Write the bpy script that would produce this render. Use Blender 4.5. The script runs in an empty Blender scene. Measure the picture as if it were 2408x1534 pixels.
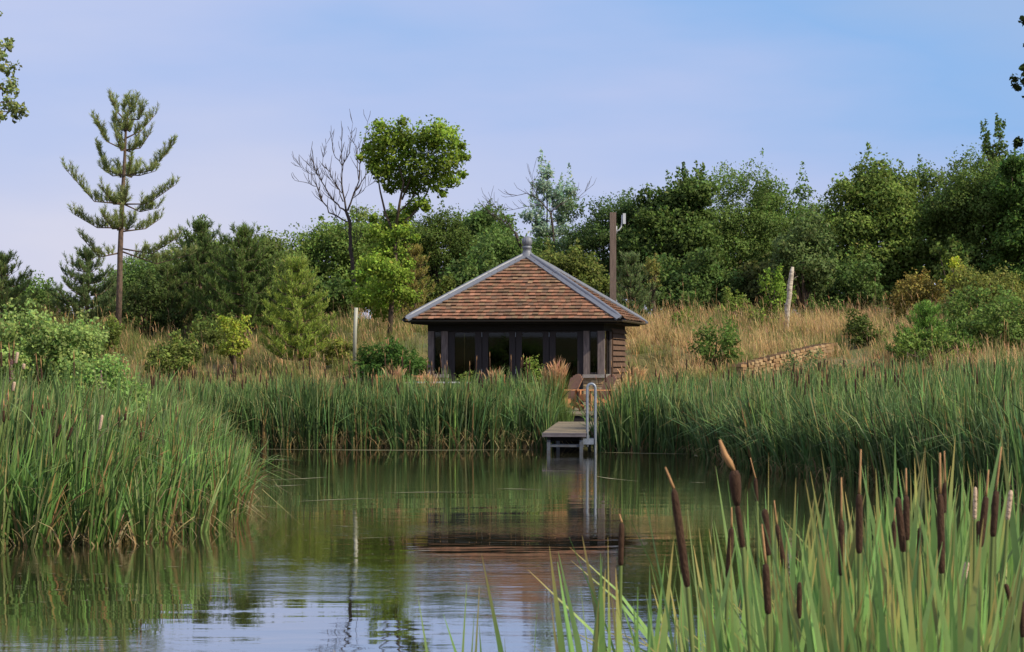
import bpy, math, random
import numpy as np
from mathutils import Vector, Matrix, Euler

random.seed(7)
rng = np.random.default_rng(11)
PI = math.pi
R = math.radians
scene = bpy.context.scene
COL = bpy.data.collections.new("scene"); scene.collection.children.link(COL)

# ------------------------------------------------------------ camera model
F, CX, HY, CH = 5500.0, 1204.0, 850.0, 2.1     # focal (px of a 2408 wide frame), centre, horizon, eye height
def P(px, py, Z):
    """point seen at (px,py) standing at depth Z"""
    return Vector(((px-CX)/F*Z, Z, CH+(HY-py)/F*Z))
def GX(px, Z): return (px-CX)/F*Z

cam_d = bpy.data.cameras.new("camera"); cam = bpy.data.objects.new("camera", cam_d); COL.objects.link(cam)
cam.location = (0, 0, CH); cam.rotation_euler = (R(90), 0, 0)
cam_d.sensor_width = 36; cam_d.lens = 36*F/2408; cam_d.shift_y = (HY-767)/2408
cam_d.clip_end = 3000; cam_d.clip_start = 0.1
cam_d.dof.use_dof = True; cam_d.dof.focus_distance = 62; cam_d.dof.aperture_fstop = 26
scene.camera = cam

# ------------------------------------------------------------ light
SUN_AZ, SUN_EL = R(119), R(38)      # azimuth clockwise from +Y
world = bpy.data.worlds.new("World"); scene.world = world; world.use_nodes = True
nt = world.node_tree; nt.nodes.clear()
def N(nt, t, **kw):
    n = nt.nodes.new(t)
    for k, v in kw.items(): setattr(n, k, v)
    return n
out = N(nt, 'ShaderNodeOutputWorld'); bg = N(nt, 'ShaderNodeBackground')
sky = N(nt, 'ShaderNodeTexSky', sky_type='NISHITA'); sky.sun_disc = False
sky.sun_elevation = SUN_EL; sky.sun_rotation = SUN_AZ; sky.altitude = 0; sky.dust_density = 1.5
bg.inputs['Strength'].default_value = 0.12
tc = N(nt, 'ShaderNodeTexCoord'); sep = N(nt, 'ShaderNodeSeparateXYZ')
nt.links.new(tc.outputs['Generated'], sep.inputs[0])
# thin high haze: lavender veil near the horizon, bluer above, with soft streaks
ramp = N(nt, 'ShaderNodeValToRGB')
mr = N(nt, 'ShaderNodeMapRange'); mr.inputs[1].default_value = -0.02; mr.inputs[2].default_value = 0.28
nt.links.new(sep.outputs[2], mr.inputs[0])
mp = N(nt, 'ShaderNodeMapping'); mp.inputs['Scale'].default_value = (2.2, 1.0, 9.0); mp.inputs['Rotation'].default_value = (0, R(8), 0)
nz = N(nt, 'ShaderNodeTexNoise'); nz.inputs['Scale'].default_value = 1.9; nz.inputs['Detail'].default_value = 6; nz.inputs['Roughness'].default_value = .45
nt.links.new(tc.outputs['Generated'], mp.inputs[0]); nt.links.new(mp.outputs[0], nz.inputs[0])
ma = N(nt, 'ShaderNodeMath', operation='MULTIPLY_ADD'); ma.inputs[1].default_value = -0.9; ma.inputs[2].default_value = 0.45
nt.links.new(nz.outputs[0], ma.inputs[0])
ad = N(nt, 'ShaderNodeMath', operation='ADD'); nt.links.new(mr.outputs[0], ad.inputs[0]); nt.links.new(ma.outputs[0], ad.inputs[1])
xz = N(nt, 'ShaderNodeMath', operation='MULTIPLY'); nt.links.new(sep.outputs[0], xz.inputs[0]); nt.links.new(sep.outputs[2], xz.inputs[1])
xm = N(nt, 'ShaderNodeMath', operation='MULTIPLY_ADD', use_clamp=True); xm.inputs[1].default_value = 7.0; nt.links.new(xz.outputs[0], xm.inputs[0]); nt.links.new(ad.outputs[0], xm.inputs[2])
nt.links.new(xm.outputs[0], ramp.inputs[0])
e = ramp.color_ramp.elements
e[0].position = 0.0; e[0].color = (5.9, 5.9, 7.4, 1)
e[1].position = 1.0; e[1].color = (3.6, 4.5, 6.6, 1)
for p, c in ((.2, (5.0, 5.35, 7.4, 1)), (.42, (3.9, 4.75, 7.5, 1)), (.66, (2.3, 4.1, 7.4, 1))):
    q = e.new(p); q.color = c
mix = N(nt, 'ShaderNodeMix', data_type='RGBA'); mix.inputs[0].default_value = 0.86
nt.links.new(sky.outputs[0], mix.inputs[6]); nt.links.new(ramp.outputs[0], mix.inputs[7])
nt.links.new(mix.outputs[2], bg.inputs[0]); nt.links.new(bg.outputs[0], out.inputs[0])

sd = bpy.data.lights.new("sun", 'SUN'); sun = bpy.data.objects.new("sun", sd); COL.objects.link(sun)
sd.energy = 5.0; sd.angle = R(0.6); sd.color = (1.0, 0.87, 0.66)
tosun = Vector((math.sin(SUN_AZ)*math.cos(SUN_EL), math.cos(SUN_AZ)*math.cos(SUN_EL), math.sin(SUN_EL)))
sun.rotation_euler = tosun.to_track_quat('Z', 'Y').to_euler()
sun.location = (30, -10, 30)
scene.view_settings.view_transform = 'Standard'; scene.view_settings.look = 'None'; scene.view_settings.exposure = 0
scene.render.engine = 'CYCLES'
cy = scene.cycles
cy.max_bounces = 6; cy.diffuse_bounces = 3; cy.glossy_bounces = 4; cy.transmission_bounces = 4; cy.transparent_max_bounces = 8
cy.caustics_reflective = False; cy.caustics_refractive = False

# ------------------------------------------------------------ materials
def mat(name, base=(.5, .5, .5), rough=.6, attr=False, transl=0.0, noise=None, bump=None, spec=.3, metal=0.0, tsc=(1, 1, 1), tint=None):
    """noise=(scale, colour2, amount) mixes a second colour; bump=(scale,strength,distance)"""
    m = bpy.data.materials.new(name); m.use_nodes = True; t = m.node_tree; t.nodes.clear()
    o = N(t, 'ShaderNodeOutputMaterial'); b = N(t, 'ShaderNodeBsdfPrincipled')
    b.inputs['Roughness'].default_value = rough; b.inputs['Specular IOR Level'].default_value = spec; b.inputs['Metallic'].default_value = metal
    c = None
    if attr:
        a = N(t, 'ShaderNodeAttribute', attribute_name='Col'); c = a.outputs['Color']
        if tint:
            tm = N(t, 'ShaderNodeMix', data_type='RGBA', blend_type='MULTIPLY'); tm.inputs[0].default_value = 1; tm.inputs[7].default_value = (*tint, 1); t.links.new(c, tm.inputs[6]); c = tm.outputs[2]
    else:
        rgb = N(t, 'ShaderNodeRGB'); rgb.outputs[0].default_value = (*base, 1); c = rgb.outputs[0]
    tcn = N(t, 'ShaderNodeTexCoord'); mpn = N(t, 'ShaderNodeMapping'); mpn.inputs['Scale'].default_value = tsc
    t.links.new(tcn.outputs['Object'], mpn.inputs[0])
    if noise:
        n = N(t, 'ShaderNodeTexNoise'); n.inputs['Scale'].default_value = noise[0]; n.inputs['Detail'].default_value = 6; n.inputs['Roughness'].default_value = .65
        t.links.new(mpn.outputs[0], n.inputs[0])
        r = N(t, 'ShaderNodeMapRange'); r.inputs[1].default_value = .38; r.inputs[2].default_value = .64; r.inputs[4].default_value = noise[2]
        t.links.new(n.outputs[0], r.inputs[0])
        x = N(t, 'ShaderNodeMix', data_type='RGBA'); x.inputs[7].default_value = (*noise[1], 1)
        t.links.new(r.outputs[0], x.inputs[0]); t.links.new(c, x.inputs[6]); c = x.outputs[2]
    t.links.new(c, b.inputs['Base Color'])
    if bump:
        n2 = N(t, 'ShaderNodeTexNoise'); n2.inputs['Scale'].default_value = bump[0]; n2.inputs['Detail'].default_value = 5
        t.links.new(mpn.outputs[0], n2.inputs[0])
        bm = N(t, 'ShaderNodeBump'); bm.inputs['Strength'].default_value = bump[1]; bm.inputs['Distance'].default_value = bump[2]
        t.links.new(n2.outputs[0], bm.inputs['Height']); t.links.new(bm.outputs[0], b.inputs['Normal'])
    s = b.outputs[0]
    if transl > 0:
        tr = N(t, 'ShaderNodeBsdfTranslucent'); t.links.new(c, tr.inputs[0])
        mx = N(t, 'ShaderNodeMixShader'); mx.inputs[0].default_value = transl
        t.links.new(b.outputs[0], mx.inputs[1]); t.links.new(tr.outputs[0], mx.inputs[2]); s = mx.outputs[0]
    t.links.new(s, o.inputs[0])
    return m
M = {}
M['leaf'] = mat('foliage', attr=True, tint=(1.12, 1.1, .8), transl=.38, rough=.6, spec=.14)
M['blade'] = mat('reed_blades', attr=True, tint=(1.0, 1.03, .92), noise=(7, (.075, .115, .04), .4), tsc=(3, 3, .7), transl=.34, rough=.5, spec=.2)
M['nearblade'] = mat('near_reed_leaves', attr=True, tint=(1.12, 1.22, 1.0), noise=(9, (.16, .24, .09), .35), tsc=(4, 4, .5), transl=.38, rough=.42, spec=.3)
M['grass'] = mat('grass_blades', attr=True, transl=.34, rough=.7, spec=.1)
M['needle'] = mat('pine_needles', attr=True, tint=(1.2, 1.08, .85), transl=.2, rough=.55, spec=.15)
M['bark'] = mat('bark', (.13, .095, .07), .9, noise=(9, (.04, .03, .025), .8), bump=(25, .6, .02), tsc=(1, 1, .35))
M['pinebark'] = mat('pine_bark', (.17, .115, .085), .9, noise=(14, (.05, .04, .036), .9), bump=(30, .8, .02), tsc=(1, 1, .5))
M['deadbark'] = mat('dead_wood', (.05, .038, .036), .85, noise=(8, (.09, .07, .06), .6))
M['birch'] = mat('birch_bark', (.62, .55, .45), .8, noise=(7, (.12, .09, .07), .85), bump=(12, .6, .02), tsc=(1, 1, 2.6))
M['tile'] = mat('clay_tiles', attr=True, rough=.85, noise=(4.5, (.11, .085, .055), .75), bump=(60, .6, .006))
M['lead'] = mat('lead', (.17, .185, .22), .5, noise=(6, (.15, .165, .2), .8), bump=(9, .5, .02), spec=.5, metal=.15)
M['gutter'] = mat('gutter_black', (.018, .018, .02), .35, spec=.5)
M['gutter_lit'] = mat('gutter_sunlit', (.07, .055, .045), .4, spec=.5)  # same gutter on the right side, its sunlight put into a lighter colour
M['oak'] = mat('weathered_oak', (.2, .165, .16), .85, noise=(5, (.075, .06, .062), .8), bump=(20, .5, .01), tsc=(6, 6, .7))
M['darkoak'] = mat('door_timber', (.034, .03, .034), .8, noise=(5, (.025, .022, .024), .8), tsc=(6, 6, .7))
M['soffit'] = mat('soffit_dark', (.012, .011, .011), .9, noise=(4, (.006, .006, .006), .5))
M['shingle'] = mat('cedar_shingle', (.15, .09, .06), .9, noise=(8, (.06, .038, .03), .8), bump=(30, .5, .01), tsc=(1, 1, .5))
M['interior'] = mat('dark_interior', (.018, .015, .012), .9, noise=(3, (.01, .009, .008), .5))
M['stone'] = mat('sandstone', attr=True, rough=.92, noise=(9, (.2, .13, .07), .5), bump=(18, .8, .02))
M['sill'] = mat('stone_sill', (.3, .28, .27), .85, noise=(7, (.17, .15, .14), .7), bump=(20, .5, .01))
M['deck'] = mat('deck_planks', (.25, .2, .135), .9, noise=(4, (.12, .11, .08), .9), bump=(30, .5, .006), tsc=(.6, 5, 5))
M['fascia'] = mat('dock_fascia', (.2, .18, .2), .7, noise=(6, (.11, .1, .11), .7), tsc=(.8, 4, 4))
M['galv'] = mat('galvanised_steel', (.3, .34, .4), .45, noise=(14, (.19, .22, .27), .7), metal=.35, spec=.5)
M['steel'] = mat('painted_steel', (.11, .13, .16), .6, noise=(9, (.09, .08, .08), .7), metal=.1)
M['teak'] = mat('orange_teak', (.5, .24, .11), .6, noise=(6, (.36, .16, .075), .7), bump=(30, .3, .005), tsc=(4, 4, .8))
M['teakback'] = mat('weathered_teak', (.38, .21, .125), .7, noise=(6, (.25, .135, .085), .7), tsc=(5, 5, .6))
M['white'] = mat('white_paint', (.62, .62, .64), .6, noise=(7, (.42, .42, .42), .5))
M['guard'] = mat('plastic_tree_guard', (.4, .4, .34), .5, noise=(5, (.36, .38, .3), .6))
M['pole'] = mat('pole_timber', (.2, .15, .125), .85, noise=(6, (.09, .065, .055), .8), bump=(30, .6, .01), tsc=(7, 7, .4))
M['ant'] = mat('antenna_grey', (.55, .58, .62), .4, noise=(5, (.45, .47, .5), .4))
M['head'] = mat('cattail_brown', (.045, .022, .013), .95, noise=(60, (.09, .05, .03), .6), bump=(260, 1, .004), tsc=(1, 1, .4))
M['spike'] = mat('cattail_spike', (.44, .25, .12), .85, noise=(30, (.26, .14, .06), .7))
M['fluff'] = mat('cattail_fluff', (.6, .45, .34), .95, noise=(40, (.36, .24, .16), .7), bump=(90, 1, .01))
M['stem'] = mat('cattail_stem', (.14, .19, .055), .5, noise=(6, (.1, .14, .04), .6))
M['weed'] = mat('floating_weed', (.3, .3, .17), .7, noise=(5, (.18, .16, .08), .8))

# glass: real pane, partly mirror partly clear
def glass():
    m = bpy.data.materials.new('window_glass'); m.use_nodes = True; t = m.node_tree; t.nodes.clear()
    o = N(t, 'ShaderNodeOutputMaterial'); g = N(t, 'ShaderNodeBsdfGlossy'); g.inputs['Roughness'].default_value = .02
    g.inputs[0].default_value = (.6, .65, .65, 1)
    tr = N(t, 'ShaderNodeBsdfTransparent'); tr.inputs[0].default_value = (.3, .32, .3, 1)
    fr = N(t, 'ShaderNodeFresnel'); fr.inputs[0].default_value = 1.5
    mx = N(t, 'ShaderNodeMixShader'); t.links.new(fr.outputs[0], mx.inputs[0]); t.links.new(tr.outputs[0], mx.inputs[1]); t.links.new(g.outputs[0], mx.inputs[2])
    t.links.new(mx.outputs[0], o.inputs[0]); return m
M['glass'] = glass()

def water_mat():
    m = bpy.data.materials.new('pond_water'); m.use_nodes = True; t = m.node_tree; t.nodes.clear()
    o = N(t, 'ShaderNodeOutputMaterial'); b = N(t, 'ShaderNodeBsdfPrincipled')
    b.inputs['Base Color'].default_value = (.036, .036, .018, 1); b.inputs['Roughness'].default_value = .015
    b.inputs['IOR'].default_value = 1.6; b.inputs['Specular IOR Level'].default_value = .5
    g = N(t, 'ShaderNodeNewGeometry')
    def layer(scale, sx, sy, detail, strength, dist, prev=None, mask=None):
        mp = N(t, 'ShaderNodeMapping'); mp.inputs['Scale'].default_value = (sx, sy, 1); t.links.new(g.outputs['Position'], mp.inputs[0])
        n = N(t, 'ShaderNodeTexNoise'); n.inputs['Scale'].default_value = scale; n.inputs['Detail'].default_value = detail; t.links.new(mp.outputs[0], n.inputs[0])
        bm = N(t, 'ShaderNodeBump'); bm.inputs['Strength'].default_value = strength; bm.inputs['Distance'].default_value = dist
        t.links.new(n.outputs[0], bm.inputs['Height'])
        if mask is not None:
            ml = N(t, 'ShaderNodeMath', operation='MULTIPLY'); ml.inputs[1].default_value = strength; t.links.new(mask, ml.inputs[0]); t.links.new(ml.outputs[0], bm.inputs['Strength'])
        if prev: t.links.new(prev.outputs[0], bm.inputs['Normal'])
        return bm
    mk = N(t, 'ShaderNodeTexNoise'); mk.inputs['Scale'].default_value = .16; mk.inputs['Detail'].default_value = 3
    t.links.new(g.outputs['Position'], mk.inputs[0])
    mr = N(t, 'ShaderNodeMapRange'); mr.inputs[1].default_value = .44; mr.inputs[2].default_value = .58; mr.inputs[3].default_value = .12
    t.links.new(mk.outputs[0], mr.inputs[0])
    a = layer(1.3, .5, 1, 2, .09, .05)
    c0 = layer(5, .35, 1, 3, .07, .02, a, mr.outputs[0])
    c = layer(15, .28, 1, 3, .15, .01, c0, mr.outputs[0])
    t.links.new(c.outputs[0], b.inputs['Normal'])
    gl = N(t, 'ShaderNodeBsdfGlossy'); gl.inputs['Roughness'].default_value = .015; gl.inputs[0].default_value = (.9, .87, .84, 1); t.links.new(c.outputs[0], gl.inputs['Normal'])
    ms = N(t, 'ShaderNodeMixShader'); ms.inputs[0].default_value = .5; t.links.new(b.outputs[0], ms.inputs[1]); t.links.new(gl.outputs[0], ms.inputs[2])
    t.links.new(ms.outputs[0], o.inputs[0]); return m
M['water'] = water_mat()

# ------------------------------------------------------------ mesh helpers
class MB:
    """collects faces for one mesh"""
    def __init__(s): s.v = []; s.f = []; s.c = []
    def add(s, vs, fs, col=None):
        o = len(s.v); s.v += [tuple(v) for v in vs]; s.f += [tuple(i+o for i in f) for f in fs]
        s.c += [col or (1, 1, 1)]*len(vs); return s
    def box(s, x0, x1, y0, y1, z0, z1, col=None, mtx=None):
        vs = [Vector(p) for p in ((x0, y0, z0), (x1, y0, z0), (x1, y1, z0), (x0, y1, z0), (x0, y0, z1), (x1, y0, z1), (x1, y1, z1), (x0, y1, z1))]
        if mtx is not None: vs = [mtx @ v for v in vs]
        return s.add(vs, [(0, 3, 2, 1), (4, 5, 6, 7), (0, 1, 5, 4), (1, 2, 6, 5), (2, 3, 7, 6), (3, 0, 4, 7)], col)
    def bar(s, a, b, w, h, col=None, up=Vector((0, 0, 1))):
        a = Vector(a); b = Vector(b); d = (b-a); L = d.length; d.normalize()
        x = d.cross(up)
        if x.length < 1e-4: x = d.cross(Vector((0, 1, 0)))
        x.normalize(); u = x.cross(d)
        m = Matrix((x, d, u)).transposed().to_4x4(); m.translation = a
        return s.box(-w/2, w/2, 0, L, -h/2, h/2, col, m)
    def tube(s, pts, rad, n=8, col=None, cap=True):
        pts = [Vector(p) for p in pts]; k = len(pts)
        if not hasattr(rad, '__len__'): rad = [rad]*k
        vs = []; prev = None
        for i, p in enumerate(pts):
            t = (pts[min(i+1, k-1)]-pts[max(i-1, 0)]).normalized()
            ref = prev if prev is not None else (Vector((1, 0, 0)) if abs(t.x) < .9 else Vector((0, 1, 0)))
            x = (ref - t*ref.dot(t)).normalized(); y = t.cross(x); prev = x
            for j in range(n):
                a = 2*PI*j/n; vs.append(p+(x*math.cos(a)+y*math.sin(a))*rad[i])
        fs = [(i*n+j, i*n+(j+1) % n, (i+1)*n+(j+1) % n, (i+1)*n+j) for i in range(k-1) for j in range(n)]
        if cap: fs += [tuple(range(n-1, -1, -1)), tuple(range((k-1)*n, k*n))]
        return s.add(vs, fs, col)
    def build(s, name, m, parent=None, smooth=False):
        me = bpy.data.meshes.new(name); me.from_pydata(s.v, [], s.f); me.update()
        at = me.color_attributes.new('Col', 'FLOAT_COLOR', 'POINT')
        at.data.foreach_set('color', np.array([(*c, 1) for c in s.c], dtype=np.float32).ravel())
        if smooth: me.shade_smooth()
        me.materials.append(m)
        o = bpy.data.objects.new(name, me); COL.objects.link(o)
        if parent: o.parent = parent
        return o

def np_mesh(name, V, Fq, C, m, parent=None, smooth=False):
    """V (n,3)  Fq (k,4)  C (n,3) straight to a mesh"""
    me = bpy.data.meshes.new(name); n = len(V); k = len(Fq); w = Fq.shape[1]
    me.vertices.add(n); me.vertices.foreach_set('co', np.ascontiguousarray(V, dtype=np.float32).ravel())
    me.loops.add(k*w); me.loops.foreach_set('vertex_index', np.ascontiguousarray(Fq, dtype=np.int32).ravel())
    me.polygons.add(k); me.polygons.foreach_set('loop_start', np.arange(0, k*w, w, dtype=np.int32))
    me.polygons.foreach_set('loop_total', np.full(k, w, dtype=np.int32))
    if smooth: me.polygons.foreach_set('use_smooth', np.ones(k, dtype=bool))
    me.update(calc_edges=True)
    at = me.color_attributes.new('Col', 'FLOAT_COLOR', 'POINT')
    at.data.foreach_set('color', np.concatenate([C, np.ones((n, 1))], 1).astype(np.float32).ravel())
    me.materials.append(m)
    o = bpy.data.objects.new(name, me); COL.objects.link(o)
    if parent: o.parent = parent
    return o

def blade_arrays(base, h, w, lean, leandir, droop, yaw, cb, ct, seg=4, taper=2.2, tips=.06):
    """strips: base(n,3) h,w,lean,leandir,droop,yaw (n,) cb,ct (n,3) base/tip colours"""
    n = len(base); t = np.linspace(0, 1, seg+1)[None, :]
    horiz = lean[:, None]*t + droop[:, None]*t**3
    z = h[:, None]*(t - .5*np.clip(horiz, 0, 2)**2*t)
    x = base[:, 0:1]+h[:, None]*horiz*np.cos(leandir)[:, None]
    y = base[:, 1:2]+h[:, None]*horiz*np.sin(leandir)[:, None]
    z = base[:, 2:3]+z
    wt = w[:, None]*.5*(1-t**taper)+.0004
    dx = np.cos(yaw)[:, None]*wt; dy = np.sin(yaw)[:, None]*wt
    V = np.empty((n, seg+1, 2, 3))
    V[:, :, 0, 0] = x-dx; V[:, :, 1, 0] = x+dx; V[:, :, 0, 1] = y-dy; V[:, :, 1, 1] = y+dy; V[:, :, :, 2] = z[:, :, None]
    tt = t[0][None, :, None, None]
    C = np.broadcast_to(cb[:, None, None, :]*(1-tt)+ct[:, None, None, :]*tt, (n, seg+1, 2, 3))
    C = C.copy(); kt = rng.random(n) < tips; C[kt, -1] = (.5, .33, .13); C[kt, -2] = C[kt, -2] if seg > 7 else C[kt, -2]*.6+np.array([.4, .3, .1])*.4
    i = np.arange(n)[:, None]*(seg+1)*2+np.arange(seg)[None, :]*2
    Fq = np.stack([i, i+1, i+3, i+2], -1).reshape(-1, 4)
    return V.reshape(-1, 3), Fq, C.reshape(-1, 3)

def join_arrays(parts):
    V = []; Fq = []; C = []; o = 0
    for v, f, c in parts:
        V.append(v); Fq.append(f+o); C.append(c); o += len(v)
    return np.concatenate(V), np.concatenate(Fq), np.concatenate(C)

def vary(col, n, amt=.18, hue=.1):
    c = np.array(col)[None, :]*(1+rng.normal(0, amt, (n, 1)))*(1+rng.normal(0, hue, (n, 3)))
    return np.clip(c, .003, 1)

def leaf_arrays(pos, nrm, size, col, aspect=.62):
    """folded rhombus leaves"""
    n = len(pos)
    nrm = nrm/(np.linalg.norm(nrm, axis=1, keepdims=True)+1e-9)
    r = rng.normal(0, 1, (n, 3)); a = np.cross(nrm, r); a /= (np.linalg.norm(a, axis=1, keepdims=True)+1e-9)
    b = np.cross(nrm, a)
    s = size[:, None]*.5
    V = np.stack([pos-a*s, pos+b*s*aspect+nrm*s*.25, pos+a*s, pos-b*s*aspect+nrm*s*.25], 1)
    i = np.arange(n)[:, None]*4
    Fq = np.concatenate([i, i+1, i+2, i+3], 1)
    C = np.repeat(col[:, None, :], 4, 1)
    return V.reshape(-1, 3), Fq, C.reshape(-1, 3)

def tag(o, label=None, cat=None, group=None, kind=None):
    if label: o['label'] = label
    if cat: o['category'] = cat
    if group: o['group'] = group
    if kind: o['kind'] = kind
    return o
def empty(name, loc=(0, 0, 0), rz=0):
    o = bpy.data.objects.new(name, None); o.location = loc; o.rotation_euler = (0, 0, rz); o.empty_display_size = .2
    COL.objects.link(o); return o
def dup(root, loc, rz=0, sc=None):
    r = root.copy(); COL.objects.link(r); r.location = loc; r.rotation_euler = (0, 0, rz)
    if sc: r.scale = sc if hasattr(sc, '__len__') else (sc, sc, sc)
    for ch in list(root.children):
        c = ch.copy(); COL.objects.link(c); c.parent = r
        for g in list(ch.children):
            d = g.copy(); COL.objects.link(d); d.parent = c
    return r

# ------------------------------------------------------------ terrain
POND = [(-7, 2.6), (-7.6, 12), (-7.2, 20), (-6.4, 26.3), (-5.9, 26.9), (-4.7, 26.9), (-4.4, 28), (-3.95, 30), (-4.3, 34), (-6.0, 44.4), (-7.4, 57.2),
        (.7, 57.3), (1.5, 57.0), (2.2, 54.8), (4.5, 53.4), (4.7, 50), (5.4, 44), (7.7, 36), (7.5, 28), (7.3, 12), (7.5, 2.6)]
PA = np.array(POND); PB = np.roll(PA, -1, 0)
def sdist(x, y):
    """signed distance to the shoreline, + on land"""
    p = np.stack([np.asarray(x, float), np.asarray(y, float)], -1)[..., None, :]
    d = PB-PA; t = np.clip(((p-PA)*d).sum(-1)/(d*d).sum(-1), 0, 1)
    q = PA+t[..., None]*d; dist = np.sqrt(((p-q)**2).sum(-1)).min(-1)
    px, py = p[..., 0], p[..., 1]
    c = ((PA[:, 1] > py) != (PB[:, 1] > py)) & (px < (PB[:, 0]-PA[:, 0])*(py-PA[:, 1])/(PB[:, 1]-PA[:, 1]+1e-12)+PA[:, 0])
    inside = c.sum(-1) % 2 == 1
    return np.where(inside, -dist, dist)
TH = R(9.4); HC = Vector((.518, 69.54, 0)); TZ = .80
def hut_local(x, y):
    dx = np.asarray(x, float)-HC.x; dy = np.asarray(y, float)-HC.y
    return dx*math.cos(TH)-dy*math.sin(TH), dx*math.sin(TH)+dy*math.cos(TH)
def ss(a, b, v):
    t = np.clip((v-a)/(b-a), 0, 1); return t*t*(3-2*t)
def gh(x, y):
    """ground height"""
    x = np.asarray(x, float); y = np.asarray(y, float)
    d = sdist(x, y)
    h = np.interp(d, [-4, -.6, 0, 3, 7, 13, 23, 33, 60, 400], [-1.0, -.5, .03, .5, 1.0, 1.95, 3.1, 3.5, 4.2, 6])
    h = h+.06*np.sin(x*1.1+y*.7)*ss(1, 4, d)+.12*np.sin(x*.35-1)*np.cos(y*.3)*ss(4, 10, d)
    lx, ly = hut_local(x, y)
    ex = np.maximum(np.abs(lx-.1)-3.3, 0); ey = np.maximum(np.abs(ly+4.2)-7.4, 0)
    m = 1-ss(0, 1.6, np.sqrt(ex*ex+ey*ey))
    m = m*ss(.6, 1.6, d)
    return h*(1-m)+(TZ-.12)*m
def ghs(x, y): return float(gh(np.array([x]), np.array([y]))[0])

ax = np.concatenate([np.linspace(-900, -50, 18), np.linspace(-40, -14, 14), np.arange(-13, 14, .35), np.linspace(15, 40, 14), np.linspace(50, 900, 18)])
ay = np.concatenate([np.linspace(-600, -30, 12), np.linspace(-25, 18, 30), np.arange(19, 92, .4), np.linspace(94, 140, 16), np.linspace(160, 1500, 16)])
X, Y = np.meshgrid(ax, ay); Zg = gh(X, Y)
nx, ny = len(ax), len(ay)
i = (np.arange(ny-1)[:, None]*nx+np.arange(nx-1)[None, :]).ravel()
gm = mat('meadow_soil', (.11, .125, .045), .95, noise=(.6, (.2, .14, .065), .8), bump=(6, .8, .06))
ground = np_mesh('ground', np.stack([X, Y, Zg], -1).reshape(-1, 3), np.stack([i, i+1, i+1+nx, i+nx], 1), np.ones((nx*ny, 3)), gm, smooth=True)
tag(ground, kind='structure')
w = MB(); w.add([(-12, 1, 0), (13, 1, 0), (13, 60, 0), (-12, 60, 0)], [(0, 1, 2, 3)])
water = w.build('water', M['water']); tag(water, kind='structure')

# ------------------------------------------------------------ reeds and grass
def scatter(n, poly_test, x0, x1, y0, y1):
    P_ = np.empty((0, 2))
    while len(P_) < n:
        q = np.stack([rng.uniform(x0, x1, n*2), rng.uniform(y0, y1, n*2)], 1)
        q = q[poly_test(q[:, 0], q[:, 1])]
        P_ = np.concatenate([P_, q])
    return P_[:n]
def in_view(x, y, m=.6):
    return np.abs(x) < y*1204/F+m

def reed_arrays(xy, hmean, hsd, wmean, green, seg=5, wind=(0, .0), dry=.06, per=11, bend=.1, edge=False):
    """plants of ~11 straight blades fanning from one root; xy are blade counts, grouped to plants"""
    k = max(1, len(xy)//per); cen = xy[:k]; gp = np.sin(cen[:, 0]*3.1+np.sin(cen[:, 1]*2.2)*1.6)+rng.normal(0, .35, k) > -1.15; cen = cen[gp]; k = len(cen); n = k*per
    pid = np.repeat(np.arange(k), per); c = cen[pid]
    ang = rng.uniform(0, 2*PI, n); rad_ = np.abs(rng.normal(0, .05, n))
    px_ = c+np.stack([np.cos(ang), np.sin(ang)], 1)*rad_[:, None]
    z = np.maximum(gh(px_[:, 0], px_[:, 1]), -.35)
    base = np.concatenate([px_, z[:, None]], 1)
    ph = rng.normal(hmean, hsd*.8, k)[pid]
    h = np.clip(ph*rng.choice([1, .97, .9, .78, .6], n, p=[.3, .25, .2, .15, .1])*rng.uniform(.93, 1.06, n), .35, hmean*1.25)-z*.85
    h = h*(.66+.34*ss(-.3, 1.3, sdist(px_[:, 0], px_[:, 1]))) if edge else h
    h = h*(1+.27*ss(5.5, 10, px_[:, 0])+.1*ss(4.4, 6.4, -px_[:, 0])*(px_[:, 1] < 45)+.1*np.sin(px_[:, 0]*1.9+np.sin(px_[:, 1]*1.3)*2))
    wd = wmean*rng.uniform(.6, 1.2, n)
    # shared wind lean plus each blade's own fan-out
    gx_ = wind[1]*math.cos(wind[0])+np.cos(ang)*np.abs(rng.normal(bend*.8, .06, n))+(.05*np.sin(c[:, 0]*1.7+c[:, 1]*.6))+rng.normal(0, .07, k)[pid]
    gy_ = wind[1]*math.sin(wind[0])+np.sin(ang)*np.abs(rng.normal(bend*.8, .06, n))
    lean = np.hypot(gx_, gy_); ld = np.arctan2(gy_, gx_)
    q = rng.random(n)
    droop = np.where(q < .10, rng.uniform(.35, .9, n), np.where(q < .3, rng.uniform(.1, .3, n), rng.uniform(0, .06, n)))
    yaw = rng.normal(0, .75, n)+rng.choice([0, PI], n)
    ct = vary(green, n, .4, .07)*rng.uniform(.6, 1.35, k)[pid][:, None]
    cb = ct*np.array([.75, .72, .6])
    dr = rng.random(n) < dry
    ct[dr] = vary((.42, .27, .12), dr.sum(), .25, .08); cb[dr] = vary((.28, .17, .08), dr.sum(), .25)
    yl = rng.random(n) < .13
    ct[yl] = vary((.38, .42, .2), yl.sum(), .2)
    return blade_arrays(base, h, wd, lean, ld, droop, yaw, cb, np.clip(ct, .003, .8), seg, 3.4)
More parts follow.
